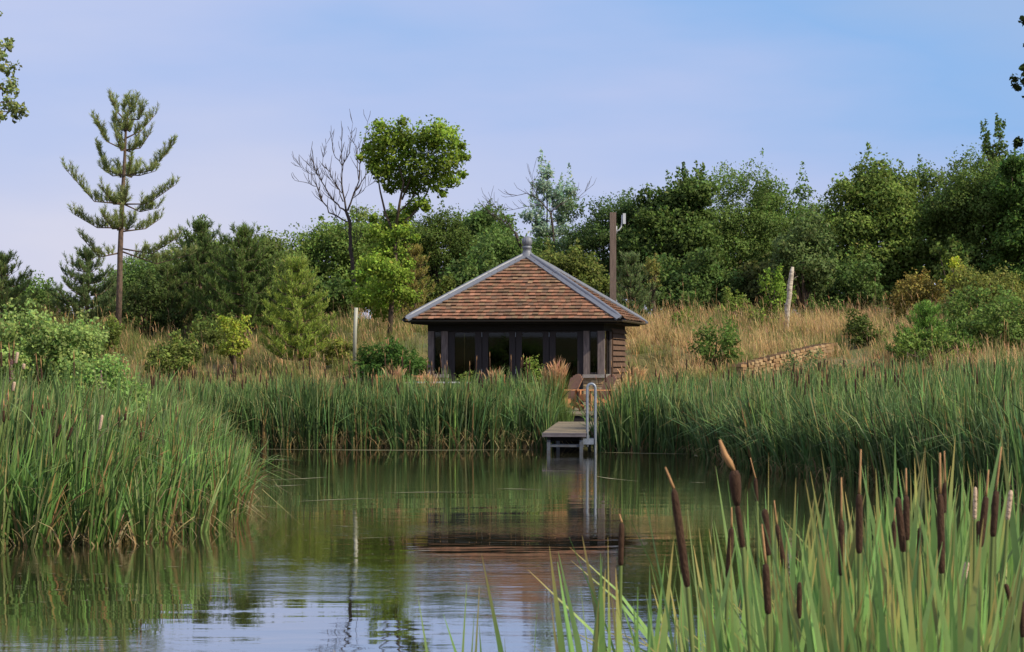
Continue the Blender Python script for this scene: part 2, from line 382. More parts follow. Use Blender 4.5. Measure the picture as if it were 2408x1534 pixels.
def stubble(xy, hm=.45):
    """dry broken basal leaves at the waterline"""
    n = len(xy); z = np.maximum(gh(xy[:, 0], xy[:, 1]), -.02)
    base = np.concatenate([xy, z[:, None]], 1)
    return blade_arrays(base, rng.uniform(.25, 1.5, n)*hm, rng.uniform(.014, .028, n), rng.uniform(.1, 1.0, n), rng.uniform(0, 2*PI, n), rng.uniform(0, .9, n),
                        rng.uniform(0, PI, n), vary((.28, .19, .1), n, .3), vary((.5, .38, .22), n, .3), 4)

GREEN = (.155, .255, .09); DGREEN = (.125, .22, .09)
def bed(name, label, parts, cat='reed bed'):
    V, Fq, C = join_arrays(parts)
    o = np_mesh(name, V, Fq, C, M['blade']); tag(o, label, cat, kind='stuff'); return o

gap = lambda x, y: ~((x > .62+(y-54)*.1) & (x < 1.98+(y-54)*.16+.6*(y > 55.6)) & (y > 52) & (y < 63))
pad = lambda x, y: ~((y > 60.0) & (x > -4.2) & (x < 4.2))
# far bed, left of the dock
t1 = lambda x, y: (sdist(x, y) > -.35) & gap(x, y) & (x < 1.2) & (y > 56.2)
far = scatter(13500, t1, -9, 1.1, 56.6, 59.6)
front = scatter(3800, lambda x, y: (sdist(x, y) > -.4) & (sdist(x, y) < .45) & gap(x, y) & (y > 56), -7.2, 1.0, 56.6, 58)
bed('reed_bed', 'dense tall green reeds along the far shore left of the jetty',
    [reed_arrays(far, 1.47, .24, .036, GREEN, bend=.09, dry=.05), reed_arrays(front, 1.35, .2, .036, DGREEN, bend=.1), stubble(front[:2600], .55)])
# right bed
t2 = lambda x, y: (sdist(x, y) > -.3) & gap(x, y) & (x > 1.6) & in_view(x, y, 1.8) & (sdist(x, y) < 6.5)
rb = scatter(27500, t2, 1.6, 15, 33, 62.5)
rb = rb[(rb[:, 1] < 60.5) | (rb[:, 0] > 4.5)]
rf = scatter(6500, lambda x, y: (sdist(x, y) > -.45) & (sdist(x, y) < .4) & gap(x, y) & (x > 1.9) & in_view(x, y), 1.6, 11, 33, 57)
bed('reed_bed', 'broad bank of blue-green reeds on the right shore below the stone wall',
    [reed_arrays(rb, 1.5, .26, .036, (.15, .25, .085), wind=(2.6, .015), dry=.06), reed_arrays(rf, 1.3, .25, .034, DGREEN, wind=(2.6, .01)), stubble(rf[:2500], .4)])
# left bed
t3 = lambda x, y: (sdist(x, y) > -.35) & in_view(x, y, .5) & (x < -2.6) & (sdist(x, y) < 5.5)
lb = scatter(10500, t3, -12, -2.6, 26, 57)
lf = scatter(3600, lambda x, y: (sdist(x, y) > -.4) & (sdist(x, y) < .6) & in_view(x, y, .5) & (x < -2.6) & (y < 40), -7, -2.6, 26, 38)
bed('reed_bed', 'large bed of green reeds leaning right at the left edge of the pond',
    [reed_arrays(lb, 1.58, .17, .03, (.185, .29, .1), wind=(.1, .04), dry=.05, edge=True), reed_arrays(lf, 1.4, .25, .031, (.16, .3, .085), wind=(.2, .03), dry=.12, edge=True), stubble(lf[:1500], .4), stubble(lf[:350], .7)])

# meadow grass
def meadow(name, label, n, test, box, hm=.62, gold=.7, bright=1.0):
    xy = scatter(n, test, *box)
    nt_ = n//38; tid = rng.integers(0, nt_, n); tus = rng.random(n) < .72
    xy = np.where(tus[:, None], xy[tid]+rng.normal(0, .13, (n, 2)), xy)
    th_ = np.where(tus, rng.uniform(.65, 1.5, nt_)[tid], rng.uniform(.5, 1, n)); tc_ = np.where(tus, rng.uniform(.7, 1.3, nt_)[tid], .8)
    z = gh(xy[:, 0], xy[:, 1]); base = np.concatenate([xy, z[:, None]-.03], 1)
    pt = np.sin(xy[:, 0]*.9+2*np.sin(xy[:, 1]*.5))+np.sin(xy[:, 0]*2.1-xy[:, 1]*1.3)*.6+np.where(tus, rng.normal(0, .9, nt_)[tid], 0)+rng.normal(0, .35, n)
    pt = pt+np.where(xy[:, 0] < 0, ss(66, 78, xy[:, 1])*.9, 0)
    isg = pt < (gold*2-1)*1.2
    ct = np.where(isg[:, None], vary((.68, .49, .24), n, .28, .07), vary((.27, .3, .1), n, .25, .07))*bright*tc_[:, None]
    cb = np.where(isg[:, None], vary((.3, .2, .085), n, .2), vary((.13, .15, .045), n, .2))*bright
    h = np.clip(rng.normal(hm, .12, n), .2, 1.3)*th_*(1+.25*np.sin(xy[:, 0]*1.3+xy[:, 1]))
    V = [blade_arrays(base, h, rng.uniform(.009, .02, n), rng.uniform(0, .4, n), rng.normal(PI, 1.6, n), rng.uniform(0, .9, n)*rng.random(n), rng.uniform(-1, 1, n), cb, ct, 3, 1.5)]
    # seed heads: wider strip at the top of some stalks
    k = rng.random(n) < .07; m_ = k.sum()
    hh = h[k]*rng.uniform(1.15, 1.5, m_); ln = rng.uniform(0, .2, m_); ldr = rng.normal(PI, 1.2, m_)
    V.append(blade_arrays(base[k], hh, np.full(m_, .007), ln, ldr, np.zeros(m_), rng.uniform(-1, 1, m_), cb[k], vary((.6, .4, .2), m_), 2, 6))
    top = base[k].copy(); top[:, 0] += hh*ln*np.cos(ldr)*.85; top[:, 1] += hh*ln*np.sin(ldr)*.85; top[:, 2] += hh*.82
    V.append(blade_arrays(top, rng.uniform(.14, .26, m_), np.full(m_, .022), ln+.1, ldr, rng.uniform(0, .5, m_), rng.uniform(-1, 1, m_), vary((.5, .3, .15), m_), vary((.62, .42, .24), m_), 2, 1.6))
    v, f, c = join_arrays(V)
    o = np_mesh(name, v, f, c, M['grass']); tag(o, label, 'grass', kind='stuff'); return o
def wallfree(x, y):
    t = (y-66.5)/5.5; return ~((x > 5.2) & (x < 11) & (y > 60.5) & (x < 12.5-.1*(y-60)) & (y < 66.2+1.6*(x-6.5)))
def hutfree(x, y):
    lx, ly = hut_local(x, y); return ~((np.abs(lx) < 2.9) & (ly > -9.5) & (ly < 3.1))
meadow('meadow_grass', 'tall golden dry grass on the slope right of the hut', 68000,
       lambda x, y: (sdist(x, y) > 4) & in_view(x, y, 2.5) & (x > 1) & hutfree(x, y) & wallfree(x, y), (1, 21, 57, 90), .5, .56, 1.15)
meadow('meadow_grass', 'dry golden and green grass on the slope left of the hut', 52000,
       lambda x, y: (sdist(x, y) > 2.6) & in_view(x, y, 1) & (x < 1) & hutfree(x, y), (-21, 1, 45, 90), .42, .3, 1.05)

meadow('meadow_grass', 'short sparse grass at the foot of the stone wall', 1800, lambda x, y: (sdist(x, y) > 5) & in_view(x, y, 1) & ~wallfree(x, y), (5, 13, 60, 72), .3, .6, 1.0)

meadow('bank_grass', 'rough green grass on the near right bank behind the reeds', 13000, lambda x, y: (sdist(x, y) > .15) & (x > 7) & (x < y*.219+7) & ((y < 36) | (x > y*.219+1)), (7, 18, 12, 62), .5, .25, .9)
meadow('bank_grass', 'rough green grass on the near left bank behind the reeds', 11000, lambda x, y: (sdist(x, y) > .15) & (x < -7) & ((x < -y*.219-1) | (y < 24)), (-18, -7, 12, 60), .5, .25, .9)
# ------------------------------------------------------------ trees
def lobes_for(cx, cz, rx, rz, n, rl, seed):
    r = random.Random(seed); L = []
    for k in range(n):
        a = r.uniform(0, 2*PI); u = r.uniform(-.85, 1)
        s = math.sqrt(max(0, 1-abs(u)**3.2)); q = r.uniform(.55, 1.0)
        L.append((cx+rx*s*math.cos(a)*q, rx*s*math.sin(a)*q*.9, cz+rz*u*q, rl*r.uniform(.65, 1.25)))
    return L
def crown_arrays(lobes, per, size, col, colvar=.22, shell=.55, top=(1.25, 1.25, 1.1), yscale=1.0):
    parts = []
    A = np.array(lobes)
    for (x, y, z, r) in lobes:
        n = max(20, int(per*(r**1.7)))
        d = rng.normal(0, 1, (n, 3)); d /= np.linalg.norm(d, axis=1, keepdims=True)
        rr = r*(shell+(1-shell)*rng.random(n)**.7)*(1+.25*np.sin(d[:, 0]*5+x*3)*np.cos(d[:, 2]*4+z*2))
        pos = np.array([x, y, z])+d*rr[:, None]*np.array([1, 1, .82])
        nrm = d*.9+rng.normal(0, .65, (n, 3))+np.array([0, 0, .35])
        c = vary(col, n, .16, .06)*rng.uniform(1-colvar, 1+colvar)
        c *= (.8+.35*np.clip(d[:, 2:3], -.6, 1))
        parts.append(leaf_arrays(pos, nrm, size*rng.uniform(.6, 1.35, n), np.clip(c, .003, 1)))
        # stray sprigs beyond the lobe for a ragged edge
        m_ = max(6, n//9)
        d = rng.normal(0, 1, (m_, 3)); d[:, 2] = np.abs(d[:, 2])*.9; d /= np.linalg.norm(d, axis=1, keepdims=True)
        pos = np.array([x, y, z])+d*(r*rng.uniform(.95, 1.28, (m_, 1)))
        parts.append(leaf_arrays(pos, rng.normal(0, 1, (m_, 3)), size*rng.uniform(.6, 1.2, m_), vary(np.array(col)*1.1, m_, .2)))
    return parts
def shoots_arrays(pts, size, col, L=.7, per=34):
    """upright leafy shoots that break the skyline"""
    parts = []
    for p in pts:
        l = L*random.uniform(.5, 1.3); tilt = np.array([random.uniform(-.25, .25), random.uniform(-.2, .2), 1])
        t = rng.random(per)
        pos = np.array(p)+tilt*(t*l)[:, None]+rng.normal(0, .09, (per, 3))*(1.25-t)[:, None]
        parts.append(leaf_arrays(pos, rng.normal(0, 1, (per, 3)), size*rng.uniform(.7, 1.2, per), vary(col, per, .2)))
    return parts

def limb_mesh(name, m, parent, trunk_pts, trunk_r, limbs, n=8):
    mb = MB(); mb.tube(trunk_pts, trunk_r, n)
    for pts, rr in limbs: mb.tube(pts, rr, 5)
    return mb.build(name, m, parent, smooth=True)

def broadleaf(name, label, px, top, hw, bot, Z, col, cat='tree', group=None, size=.15, per=520, nl=34, rlf=.34, shoots=10, L=.7, ground_py=None, shell=.5, lump=None):
    """a tree whose crown spans px+-hw, top..bot (picture px) at depth Z"""
    s = Z/F; rx = hw*s; zt = CH+(HY-top)*s; zb = CH+(HY-bot)*s
    cz = (zt+zb)/2; rz = (zt-zb)/2; x = (px-CX)*s; g = ghs(x, Z)
    if cat != 'sapling' and name != 'tree': zb = min(zb, g); cz = (zt+zb)/2; rz = (zt-zb)/2
    root = empty(name, (x, Z, g)); tag(root, label, cat, group)
    cz -= g
    seed = int(px*7+top)
    rl = rlf*min(rx, rz)
    if cat != 'tree': col = tuple(v*1.4 for v in col); rx *= 1.1
    lob = lobes_for(0, cz, max(rx-rl*.6, .1), max(rz-rl*.6, .1), nl, rl, seed)+[(0, 0, cz, min(rx, rz)*.75)]
    if lump:
        for (a, b, r_) in lump: lob.append(((a-px)*s, random.uniform(-.3, .3)*rx, CH+(HY-b)*s-g, r_*s))
    parts = crown_arrays(lob, per, size, col, shell=shell)
    hi = [l for l in lob if l[2] > cz+.15*rz]
    if shoots and hi:
        parts += shoots_arrays([(l[0]+random.uniform(-.3, .3)*l[3], l[1], l[2]+l[3]*.75) for l in random.choices(hi, k=shoots)], size, np.array(col)*1.12, L)
    V, Fq, C = join_arrays(parts)
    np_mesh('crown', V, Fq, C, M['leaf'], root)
    tr = .05+.028*(cz+rz)*.6
    tp = [(0, 0, -.2), (.05, 0, cz*.4), (-.04, .03, cz*.8), (.0, 0, cz+rz*.3)]
    limbs = []
    for l in random.sample(lob, min(9, len(lob))):
        z0 = max(.15, cz-rz*.7); limbs.append(([(0, 0, z0*.8), (l[0]*.45, l[1]*.45, (z0+l[2])/2), (l[0], l[1], l[2])], [tr*.5, tr*.3, tr*.1]))
    limb_mesh('trunk', M['bark'], root, tp, [tr, tr*.8, tr*.55, tr*.2], limbs)
    return root

# --- distant wood, tree by tree
BG = (.125, .2, .062); BG2 = (.16, .24, .075); BGD = (.1, .165, .058); OLIVE = (.11, .14, .045); SILV = (.27, .38, .37)
W = [
 # px, top, hw, bot, Z, colour, label
 (60, 662, 75, 800, 96, BG2, 'low rounded tree on the skyline at the left edge of the picture'),
 (350, 600, 110, 800, 92, BG, 'green tree behind the tall pine trunk'),
 (485, 532, 88, 780, 97, BG, 'round crowned tree rising behind the pair of bushy pines'),
 (640, 560, 85, 780, 95, BG2, 'loose green tree between the bushy pines and the bare tree'),
 (790, 500, 100, 760, 98, BG, 'dark green tree directly behind the bare dead tree'),
 (880, 482, 85, 740, 101, BG2, 'tree seen behind the stem of the heart shaped maple'),
 (1035, 488, 80, 760, 100, BGD, 'dark tree immediately right of the heart shaped maple'),
 (1130, 478, 78, 740, 103, BG2, 'light topped tree midway between the maple and the willow'),
 (955, 500, 75, 760, 102, BG2, 'tree filling the skyline just right of the maple stem'),
 (1245, 560, 80, 750, 104, BG2, 'low pale tree below the willow on the skyline'),
 (1200, 545, 95, 750, 97, BG, 'lower tree standing behind the finial of the roof'),
 (1420, 448, 92, 720, 96, BGD, 'dark tree behind the timber pole'),
 (1580, 408, 105, 740, 94, BG, 'tall dark tree with spiky top shoots right of the timber pole'),
 (1715, 398, 110, 750, 97, BG, 'broad dark tree with the tallest top shoots on the right'),
 (1850, 412, 100, 760, 99, BG2, 'broad tree left of the notch in the skyline'),
 (2040, 382, 118, 770, 93, BG2, 'large blue-green rounded tree right of the notch in the skyline'),
 (2185, 398, 95, 760, 97, (.12, .175, .075), 'paler rounded tree adjoining the large rounded tree'),
 (2330, 345, 125, 740, 92, BG, 'tall leafy tree at the right edge of the picture'),
 (2420, 330, 80, 760, 89, BG, 'dark tree mostly cut off by the right edge'),
]
for k, (px, top, hw, bot, Z, c, lab) in enumerate(W):
    hv = random.uniform(.82, 1.25); c = (c[0]*hv*random.uniform(.85, 1.15), c[1]*hv, c[2]*hv*random.uniform(.8, 1.2))
    broadleaf('broadleaf_tree', lab, px, top-12, hw*1.25, bot+40, Z, c, nl=70, rlf=.3, per=1150, size=random.choice([.105, .125, .15, .165]), shoots=16 if 1500 < px < 2000 else 9, L=.75 if 1500 < px < 1900 else .45)
broadleaf('ash_tree', 'feathery ash with drooping branch above the birch stump', 1890, 490, 85, 700, 86, (.13, .19, .085), nl=26, rlf=.36, size=.13, per=900, shoots=8, L=.4)
broadleaf('understorey_tree', 'dark low tree behind the white birch stump', 1990, 600, 120, 790, 87, BGD, nl=30, rlf=.34, per=800, shoots=4, L=.4)
broadleaf('understorey_tree', 'dark low tree behind the thin sapling right of the pole', 1620, 570, 130, 780, 88, BGD, nl=34, rlf=.33, per=800, shoots=4, L=.4)
broadleaf('understorey_tree', 'shaded low tree left of the yellow topped sapling', 1790, 600, 90, 780, 88, (.09, .11, .045), nl=24, rlf=.34, per=800, shoots=4, L=.4)
broadleaf('understorey_tree', 'mixed green low tree at the foot of the bare tree', 770, 640, 70, 770, 86, BGD, nl=22, per=800, shoots=4, L=.4)
broadleaf('understorey_tree', 'bushy tree between the maple foot and the left roof slope', 1030, 640, 66, 780, 84, (.12, .155, .045), nl=22, per=800, shoots=6, L=.35)
broadleaf('understorey_tree', 'dark low tree above the left slope of the tiled roof', 1120, 585, 80, 760, 86, BGD, nl=24, per=800, shoots=4, L=.4)
broadleaf('olive_shrub', 'olive green bushy tree behind the right slope of the tiled roof', 1345, 568, 92, 760, 84, OLIVE, cat='shrub', nl=34, rlf=.32, size=.12, per=1100, shoots=8, L=.3)
broadleaf('tree', 'dark conical tree at far right below the tallest one', 2240, 545, 60, 760, 84, (.1, .15, .045), nl=20, shoots=8, L=.5)
broadleaf('tree', 'far spiky topped tree poking above the wood at upper right', 2335, 300, 38, 420, 108, BGD, nl=12, size=.16, shoots=12, L=1.0)
# willow
wl = broadleaf('willow_tree', 'silvery green willow on the skyline right of the roof finial', 1285, 440, 72, 640, 99, SILV, nl=30, rlf=.3, size=.13, per=1500, shoots=30, L=1.0,
               shell=.2, lump=[(1287, 410, 18), (1275, 440, 24), (1300, 460, 28), (1340, 450, 18), (1330, 480, 30), (1245, 510, 22)])
# dead limbs beside the willow
def branch_tree(name, label, Z, strokes, m, base_r, parts_name='branches', twigs=3, tw=.35, cat='tree', depth=.6, seedv=3, trunk=None):
    rr = random.Random(seedv)
    p0 = P(*strokes[0][0][0], Z); g = ghs(p0.x, Z)
    root = empty(name, (p0.x, Z, g)); tag(root, label, cat); org = Vector((p0.x, Z, g))
    tb = MB(); mb = MB()
    for si, (pts, r0, r1) in enumerate(strokes):
        dz = 0 if si == 0 else rr.uniform(-depth, depth)
        w3 = []
        for k, q in enumerate(pts):
            v = P(q[0], q[1], Z)-org
            v.y += dz*k/(len(pts)-1); w3.append(v)
        fine = []
        for k in range(len(w3)-1):
            for u in (0, .34, .67):
                v = w3[k].lerp(w3[k+1], u)
                if k+u > 0: v = v+Vector((rr.uniform(-1, 1), rr.uniform(-1, 1), rr.uniform(-1, 1)))*.025
                fine.append(v)
        fine.append(w3[-1]); n = len(fine)
        rad = [r0+(r1-r0)*(k/(n-1)) for k in range(n)]
        rad = [v*(.62 if si else 1) for v in rad]
        (tb if si == 0 else mb).tube(fine, rad, 7 if r0 > .04 else 5)
        if si and twigs:
            for q in range(twigs*len(pts)):
                k = rr.randrange(n//4, n); a = fine[k]; L = tw*rr.uniform(.3, 1)
                dr = (fine[k]-fine[max(k-1, 0)]).normalized()+Vector((rr.uniform(-1, 1), rr.uniform(-.8, .8), rr.uniform(-.1, 1.1)))*.9
                b = a+dr.normalized()*L; c = b+(dr.normalized()+Vector((rr.uniform(-.3, .3), 0, .5))).normalized()*L*.6
                mb.tube([a, b, c], [min(rad[k]*.7, .014), .008, .005], 4)
    tb.build('trunk', m, root, True); mb.build(parts_name, m, root, True)
    return root
D = lambda x, y: (656.5+x*.3424, 262.6+y*.3424)
st = [([D(528, 1290), D(515, 1160), D(490, 950), D(490, 780), D(460, 690)], .075, .055),
      ([D(460, 690), D(400, 640), D(330, 560), D(270, 440), D(245, 410), D(215, 250)], .05, .012),
      ([D(270, 440), D(235, 390), D(205, 350)], .02, .008), ([D(245, 435), D(190, 410), D(145, 375)], .02, .008),
      ([D(470, 760), D(345, 690), D(290, 600), D(260, 520), D(210, 490), D(110, 475)], .045, .01),
      ([D(460, 690), D(435, 560), D(430, 370), D(425, 125)], .06, .01), ([D(430, 370), D(370, 290), D(350, 170)], .025, .008),
      ([D(430, 380), D(480, 290), D(510, 90)], .028, .008), ([D(440, 620), D(410, 540), D(350, 420), D(300, 370), D(325, 230)], .035, .008),
      ([D(470, 680), D(500, 600), D(545, 470), D(550, 300), D(600, 60)], .055, .01), ([D(545, 470), D(530, 250), D(480, 130)], .025, .008),
      ([D(510, 560), D(590, 440), D(640, 300)], .028, .008), ([D(500, 600), D(560, 560), D(615, 510)], .02, .008),
      ([D(490, 850), D(400, 780), D(390, 640)], .02, .008), ([D(500, 1000), D(535, 880), D(530, 620)], .02, .008), ([D(430, 560), D(380, 500), D(280, 380)], .025, .008)]
branch_tree('dead_tree', 'bare dead tree with dark forking branches left of the maple', 79, st, M['deadbark'], .14, twigs=4, tw=.38)
st = [([D(1690, 1100), D(1680, 980), D(1620, 830)], .1, .06), ([D(1620, 830), D(1570, 770), D(1480, 720), D(1400, 660)], .045, .012), ([D(1570, 770), D(1540, 710), D(1450, 620)], .03, .01),
      ([D(1600, 800), D(1530, 770), D(1430, 690)], .025, .01)]
branch_tree('dead_tree', 'fallen grey dead boughs on the skyline left of the willow', 96, st, M['deadbark'], .08, twigs=3, tw=.6, seedv=5)
st = [([D(1900, 1050), D(1880, 800), D(1860, 690)], .05, .035), ([D(1860, 690), D(1780, 600), D(1700, 560), D(1600, 580)], .05, .012), ([D(1780, 600), D(1740, 520), D(1740, 430)], .02, .008),
      ([D(1860, 690), D(1960, 620), D(2060, 590), D(2120, 520)], .04, .01), ([D(1820, 640), D(1700, 650), D(1560, 675)], .03, .01)]
branch_tree('dead_tree', 'bleached bare branches tangled through the willow', 97, st, M['deadbark'], .1, twigs=3, tw=.6, seedv=6)

# maple with heart-shaped crown
def maple():
    Z = 77.0; s = Z/F; bx = (915-CX)*s; g = ghs(bx, Z); root = empty('maple_tree', (bx, Z, g))
    tag(root, 'maple with bright green heart shaped crown above a bare fork', 'tree')
    org = Vector((bx, Z, g))
    lob = [(900, 335, 44), (880, 370, 32), (940, 322, 42), (925, 370, 55), (975, 345, 50), (1015, 325, 42), (1048, 335, 40), (1070, 365, 30), (1045, 390, 42), (1000, 395, 48),
           (945, 415, 42), (900, 405, 34), (975, 432, 36), (1025, 432, 30), (1060, 425, 24), (1085, 345, 14), (862, 350, 16), (870, 385, 16), (1098, 370, 10), (1088, 410, 12), (1040, 455, 14), (850, 375, 10), (1060, 305, 14), (1035, 296, 16), (895, 300, 18), (950, 292, 14), (915, 440, 20),
           (980, 480, 16), (1005, 488, 15), (960, 500, 16)]
    low = [(885, 548, 24), (915, 560, 26), (945, 545, 24), (900, 590, 36), (935, 590, 28), (880, 625, 34), (915, 640, 42), (890, 675, 40), (930, 690, 40), (860, 700, 30), (900, 725, 36), (950, 650, 26), (838, 690, 22), (820, 668, 12), (965, 700, 26), (880, 515, 14), (950, 515, 22), (905, 530, 18), (995, 478, 18), (965, 492, 18), (975, 560, 14), (850, 650, 20), (960, 620, 18)]
    def cv(l, dsp):
        r_ = random.Random(3); return [((a-915)*s, r_.uniform(-dsp, dsp), CH+(HY-b)*s-g, r*s) for a, b, r in l]
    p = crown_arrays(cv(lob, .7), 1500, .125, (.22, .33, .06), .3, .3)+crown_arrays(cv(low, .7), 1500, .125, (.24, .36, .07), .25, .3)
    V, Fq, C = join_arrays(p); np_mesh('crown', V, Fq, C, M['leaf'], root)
    T = lambda a, b, y=0: P(a, b, Z)-org+Vector((0, y, 0))
    limbs = [([T(929, 560), T(905, 500, .2), T(893, 450, .3), T(885, 400, .2)], [.05, .04, .03, .02]),
             ([T(930, 540), T(940, 480, -.2), T(950, 430, -.3), T(930, 360)], [.06, .045, .035, .02]),
             ([T(930, 540), T(975, 500), T(1000, 460, .2), T(1030, 390, .3)], [.05, .04, .03, .015]),
             ([T(945, 470), T(965, 420), T(980, 360)], [.035, .03, .015]), ([T(938, 500), T(965, 470, .3), T(1000, 400, .4)], [.03, .025, .015])]
    limb_mesh('trunk', M['birch'] if False else M['bark'], root, [T(915, 800), T(922, 700), T(930, 620), T(929, 560), T(932, 520)], [.09, .08, .075, .07, .05], limbs)
maple()

# --- pines
def needle_arrays(a, b, n, L, col, thick=.012, up=.25):
    """needles around a twig a->b (arrays k,3)"""
    k = len(a); t = rng.random((k, n)); base = a[:, None]*(1-t[..., None])+b[:, None]*t[..., None]
    ax_ = b-a; ax_ = ax_/(np.linalg.norm(ax_, axis=1, keepdims=True)+1e-9)
    d = rng.normal(0, 1, (k, n, 3)); d -= (d*ax_[:, None]).sum(-1, keepdims=True)*ax_[:, None]
    d /= np.linalg.norm(d, axis=-1, keepdims=True)+1e-9
    d = d*rng.uniform(.5, 1.1, (k, n, 1))+ax_[:, None]*.75; d[..., 2] += up; d /= np.linalg.norm(d, axis=-1, keepdims=True)
    base = base.reshape(-1, 3); d = d.reshape(-1, 3); m_ = len(base); l = L*rng.uniform(.7, 1.2, m_)[:, None]
    sd_ = np.cross(d, rng.normal(0, 1, (m_, 3))); sd_ /= np.linalg.norm(sd_, axis=1, keepdims=True)+1e-9
    V = np.stack([base-sd_*thick*.5, base+sd_*thick*.5, base+d*l+sd_*thick*.2, base+d*l-sd_*thick*.2], 1).reshape(-1, 3)
    i = np.arange(m_)[:, None]*4; Fq = np.concatenate([i, i+1, i+2, i+3], 1)
    return V, Fq, np.repeat(vary(col, m_, .22, .07)[:, None], 4, 1).reshape(-1, 3)

def pine_from(root, branches, trunk, tr, col, shoot=.3, nper=46, NL=.11, dens=4.2, barkm='pinebark', thick=.013, leader=True):
    """branches: list of (pts list of Vector local, r0). Needled shoots grow along the outer part, curving upward"""
    mb = MB(); mb.tube(trunk, tr, 8); A = []; B = []
    for pts, r0, start in branches:
        n = len(pts); fine = []
        for k in range(n-1):
            for u in (0, .5): fine.append(pts[k].lerp(pts[k+1], u))
        fine.append(pts[-1]); n = len(fine)
        mb.tube(fine, [r0*(1-.75*k/(n-1)) for k in range(n)], 5)
        L = sum((fine[k+1]-fine[k]).length for k in range(n-1)); ns = max(3, int(L*dens))
        for q in range(ns):
            t = start+(1-start)*q/max(1, ns-1); kf = t*(n-1); k = min(int(kf), n-2); p = fine[k].lerp(fine[k+1], kf-k)
            dr = (fine[k+1]-fine[k]).normalized()
            for _ in range(2 if q < ns-1 else 1):
                v = dr*random.uniform(.1, .7)+Vector((random.uniform(-.6, .6), random.uniform(-.6, .6), random.uniform(.5, 1.4)))
                if q == ns-1: v = dr*.6+Vector((0, 0, 1.0))
                v.normalize(); l = shoot*random.uniform(.55, 1.15)
                A.append(p); B.append(p+v*l); mb.tube([p, p+v*l], [.01, .005], 4)
    if leader:
        A.append(trunk[-2]); B.append(trunk[-1]); A.append(trunk[-1]-Vector((0, 0, .45))); B.append(trunk[-1]+Vector((0, 0, .18)))
        for _ in range(4):
            p = trunk[-1]-Vector((0, 0, .5)); A.append(p); B.append(p+Vector((random.uniform(-.25, .25), random.uniform(-.25, .25), .55)))
        for _ in range(5):
            v = Vector((random.uniform(-.5, .5), random.uniform(-.5, .5), 1)).normalized(); p = trunk[-2].lerp(trunk[-1], .2); A.append(p); B.append(p+v*shoot*1.1)
    mb.build('trunk', M[barkm], root, True)
    V, Fq, C = needle_arrays(np.array([tuple(v) for v in A]), np.array([tuple(v) for v in B]), nper, NL, col, thick)
    np_mesh('needles', V, Fq, C, M['needle'], root)

def tall_pine():
    Z = 76.0; q = lambda x, y: (x*.4707, 197+y*.4707)
    b0 = P(278, 800, Z); g = ghs(b0.x, Z); org = Vector((b0.x, Z, g)); root = empty('pine_tree', org)
    tag(root, 'tall slender pine with open upswept whorls of branches', 'tree')
    T = lambda x, y, d=0: P(*q(x, y), Z)-org+Vector((0, d, 0))
    tr = [T(588, 1300), T(598, 1000), T(600, 850), T(610, 600), T(622, 400), T(630, 200), T(645, 130), T(668, 70)]
    br = []
    spec = [((600, 845), (500, 868), (408, 765)), ((612, 825), (760, 850), (890, 770)), ((612, 840), (780, 900), (960, 850)), ((600, 720), (480, 718), (352, 645)),
            ((615, 738), (720, 722), (788, 672)), ((610, 600), (480, 592), (338, 430)), ((615, 602), (740, 602), (882, 505)), ((615, 600), (700, 640), (790, 622)),
            ((620, 457), (530, 432), (475, 310)), ((625, 457), (760, 432), (865, 300)), ((622, 455), (560, 460), (500, 420)), ((625, 455), (700, 460), (780, 440)),
            ((625, 332), (540, 292), (488, 200)), ((626, 332), (700, 322), (750, 250)), ((632, 272), (700, 232), (768, 150)), ((632, 192), (580, 132), (562, 85)),
            ((636, 180), (700, 182), (718, 130)), ((636, 160), (610, 130), (626, 90)), ((640, 160), (665, 130), (680, 88)), ((628, 290), (570, 240), (565, 180))]
    for a, m_, t in spec:
        d = random.uniform(-.5, .5); br.append(([T(*a), T(*m_, d*.6), T(*t, d)], .03, random.uniform(.15, .45)))
    for (x, y, wd) in ((605, 722, 110), (612, 600, 130), (622, 456, 120), (626, 332, 90), (632, 230, 60)):
        for d in (-1, 1):
            for dx in random.choice([(-.5, .4), (-.3,), (.5,), (-.6, .3)]):
                br.append(([T(x, y), T(x+dx*wd*.5, y+8, d*wd*.0035), T(x+dx*wd, y-55, d*wd*.009)], .028, .3))
    pine_from(root, br, tr, [.105, .095, .09, .075, .055, .035, .02, .008], (.23, .31, .14), shoot=.36, nper=52, NL=.13, dens=7.5, thick=.014)
tall_pine()

def young_pine(label, px, top, base, hw, Z, col=(.07, .115, .04), lean=0, dens=4.5, group=None, cat='tree', nper=44, name='young_pine', start=.12, droop=0.0):
    s = Z/F; x = (px-CX)*s; zb = ghs(x, Z); zt = CH+(HY-top)*s; H = zt-zb
    root = empty(name, (x, Z, zb)); tag(root, label, cat, group)
    trunk = [Vector((0, 0, -.1)), Vector((.02, 0, H*.4)), Vector((0, .01, H*.8)), Vector((0, 0, H*.93)), Vector((lean, 0, H))]
    br = []; nw = max(5, int(H/.38)); wmax = hw*s*1.2
    for k in range(nw):
        t = start+(.93-start)*k/(nw-1); z = H*t; L = wmax*(1-t)**.75*1.12+.12
        if t < .3: L *= .75+t*.9
        for j in range(6):
            a = 2*PI*j/6+k*.9+random.uniform(-.3, .3); l = L*random.uniform(.8, 1.1); c, s_ = math.cos(a)*l, math.sin(a)*l
            br.append(([Vector((0, 0, z)), Vector((c*.5, s_*.5, z+l*(.08-droop))), Vector((c, s_, z+l*(.42-droop)))], .018, .15))
    pine_from(root, br, trunk, [.06, .05, .025, .015, .006], tuple(v*1.9 for v in col), shoot=.34, nper=nper, NL=.13, dens=dens*1.5, thick=.018)
    return root
YP = (.075, .12, .042)
young_pine('small pine with candle shoots left of the tall pine', 205, 600, 790, 75, 80, (.065, .105, .05))
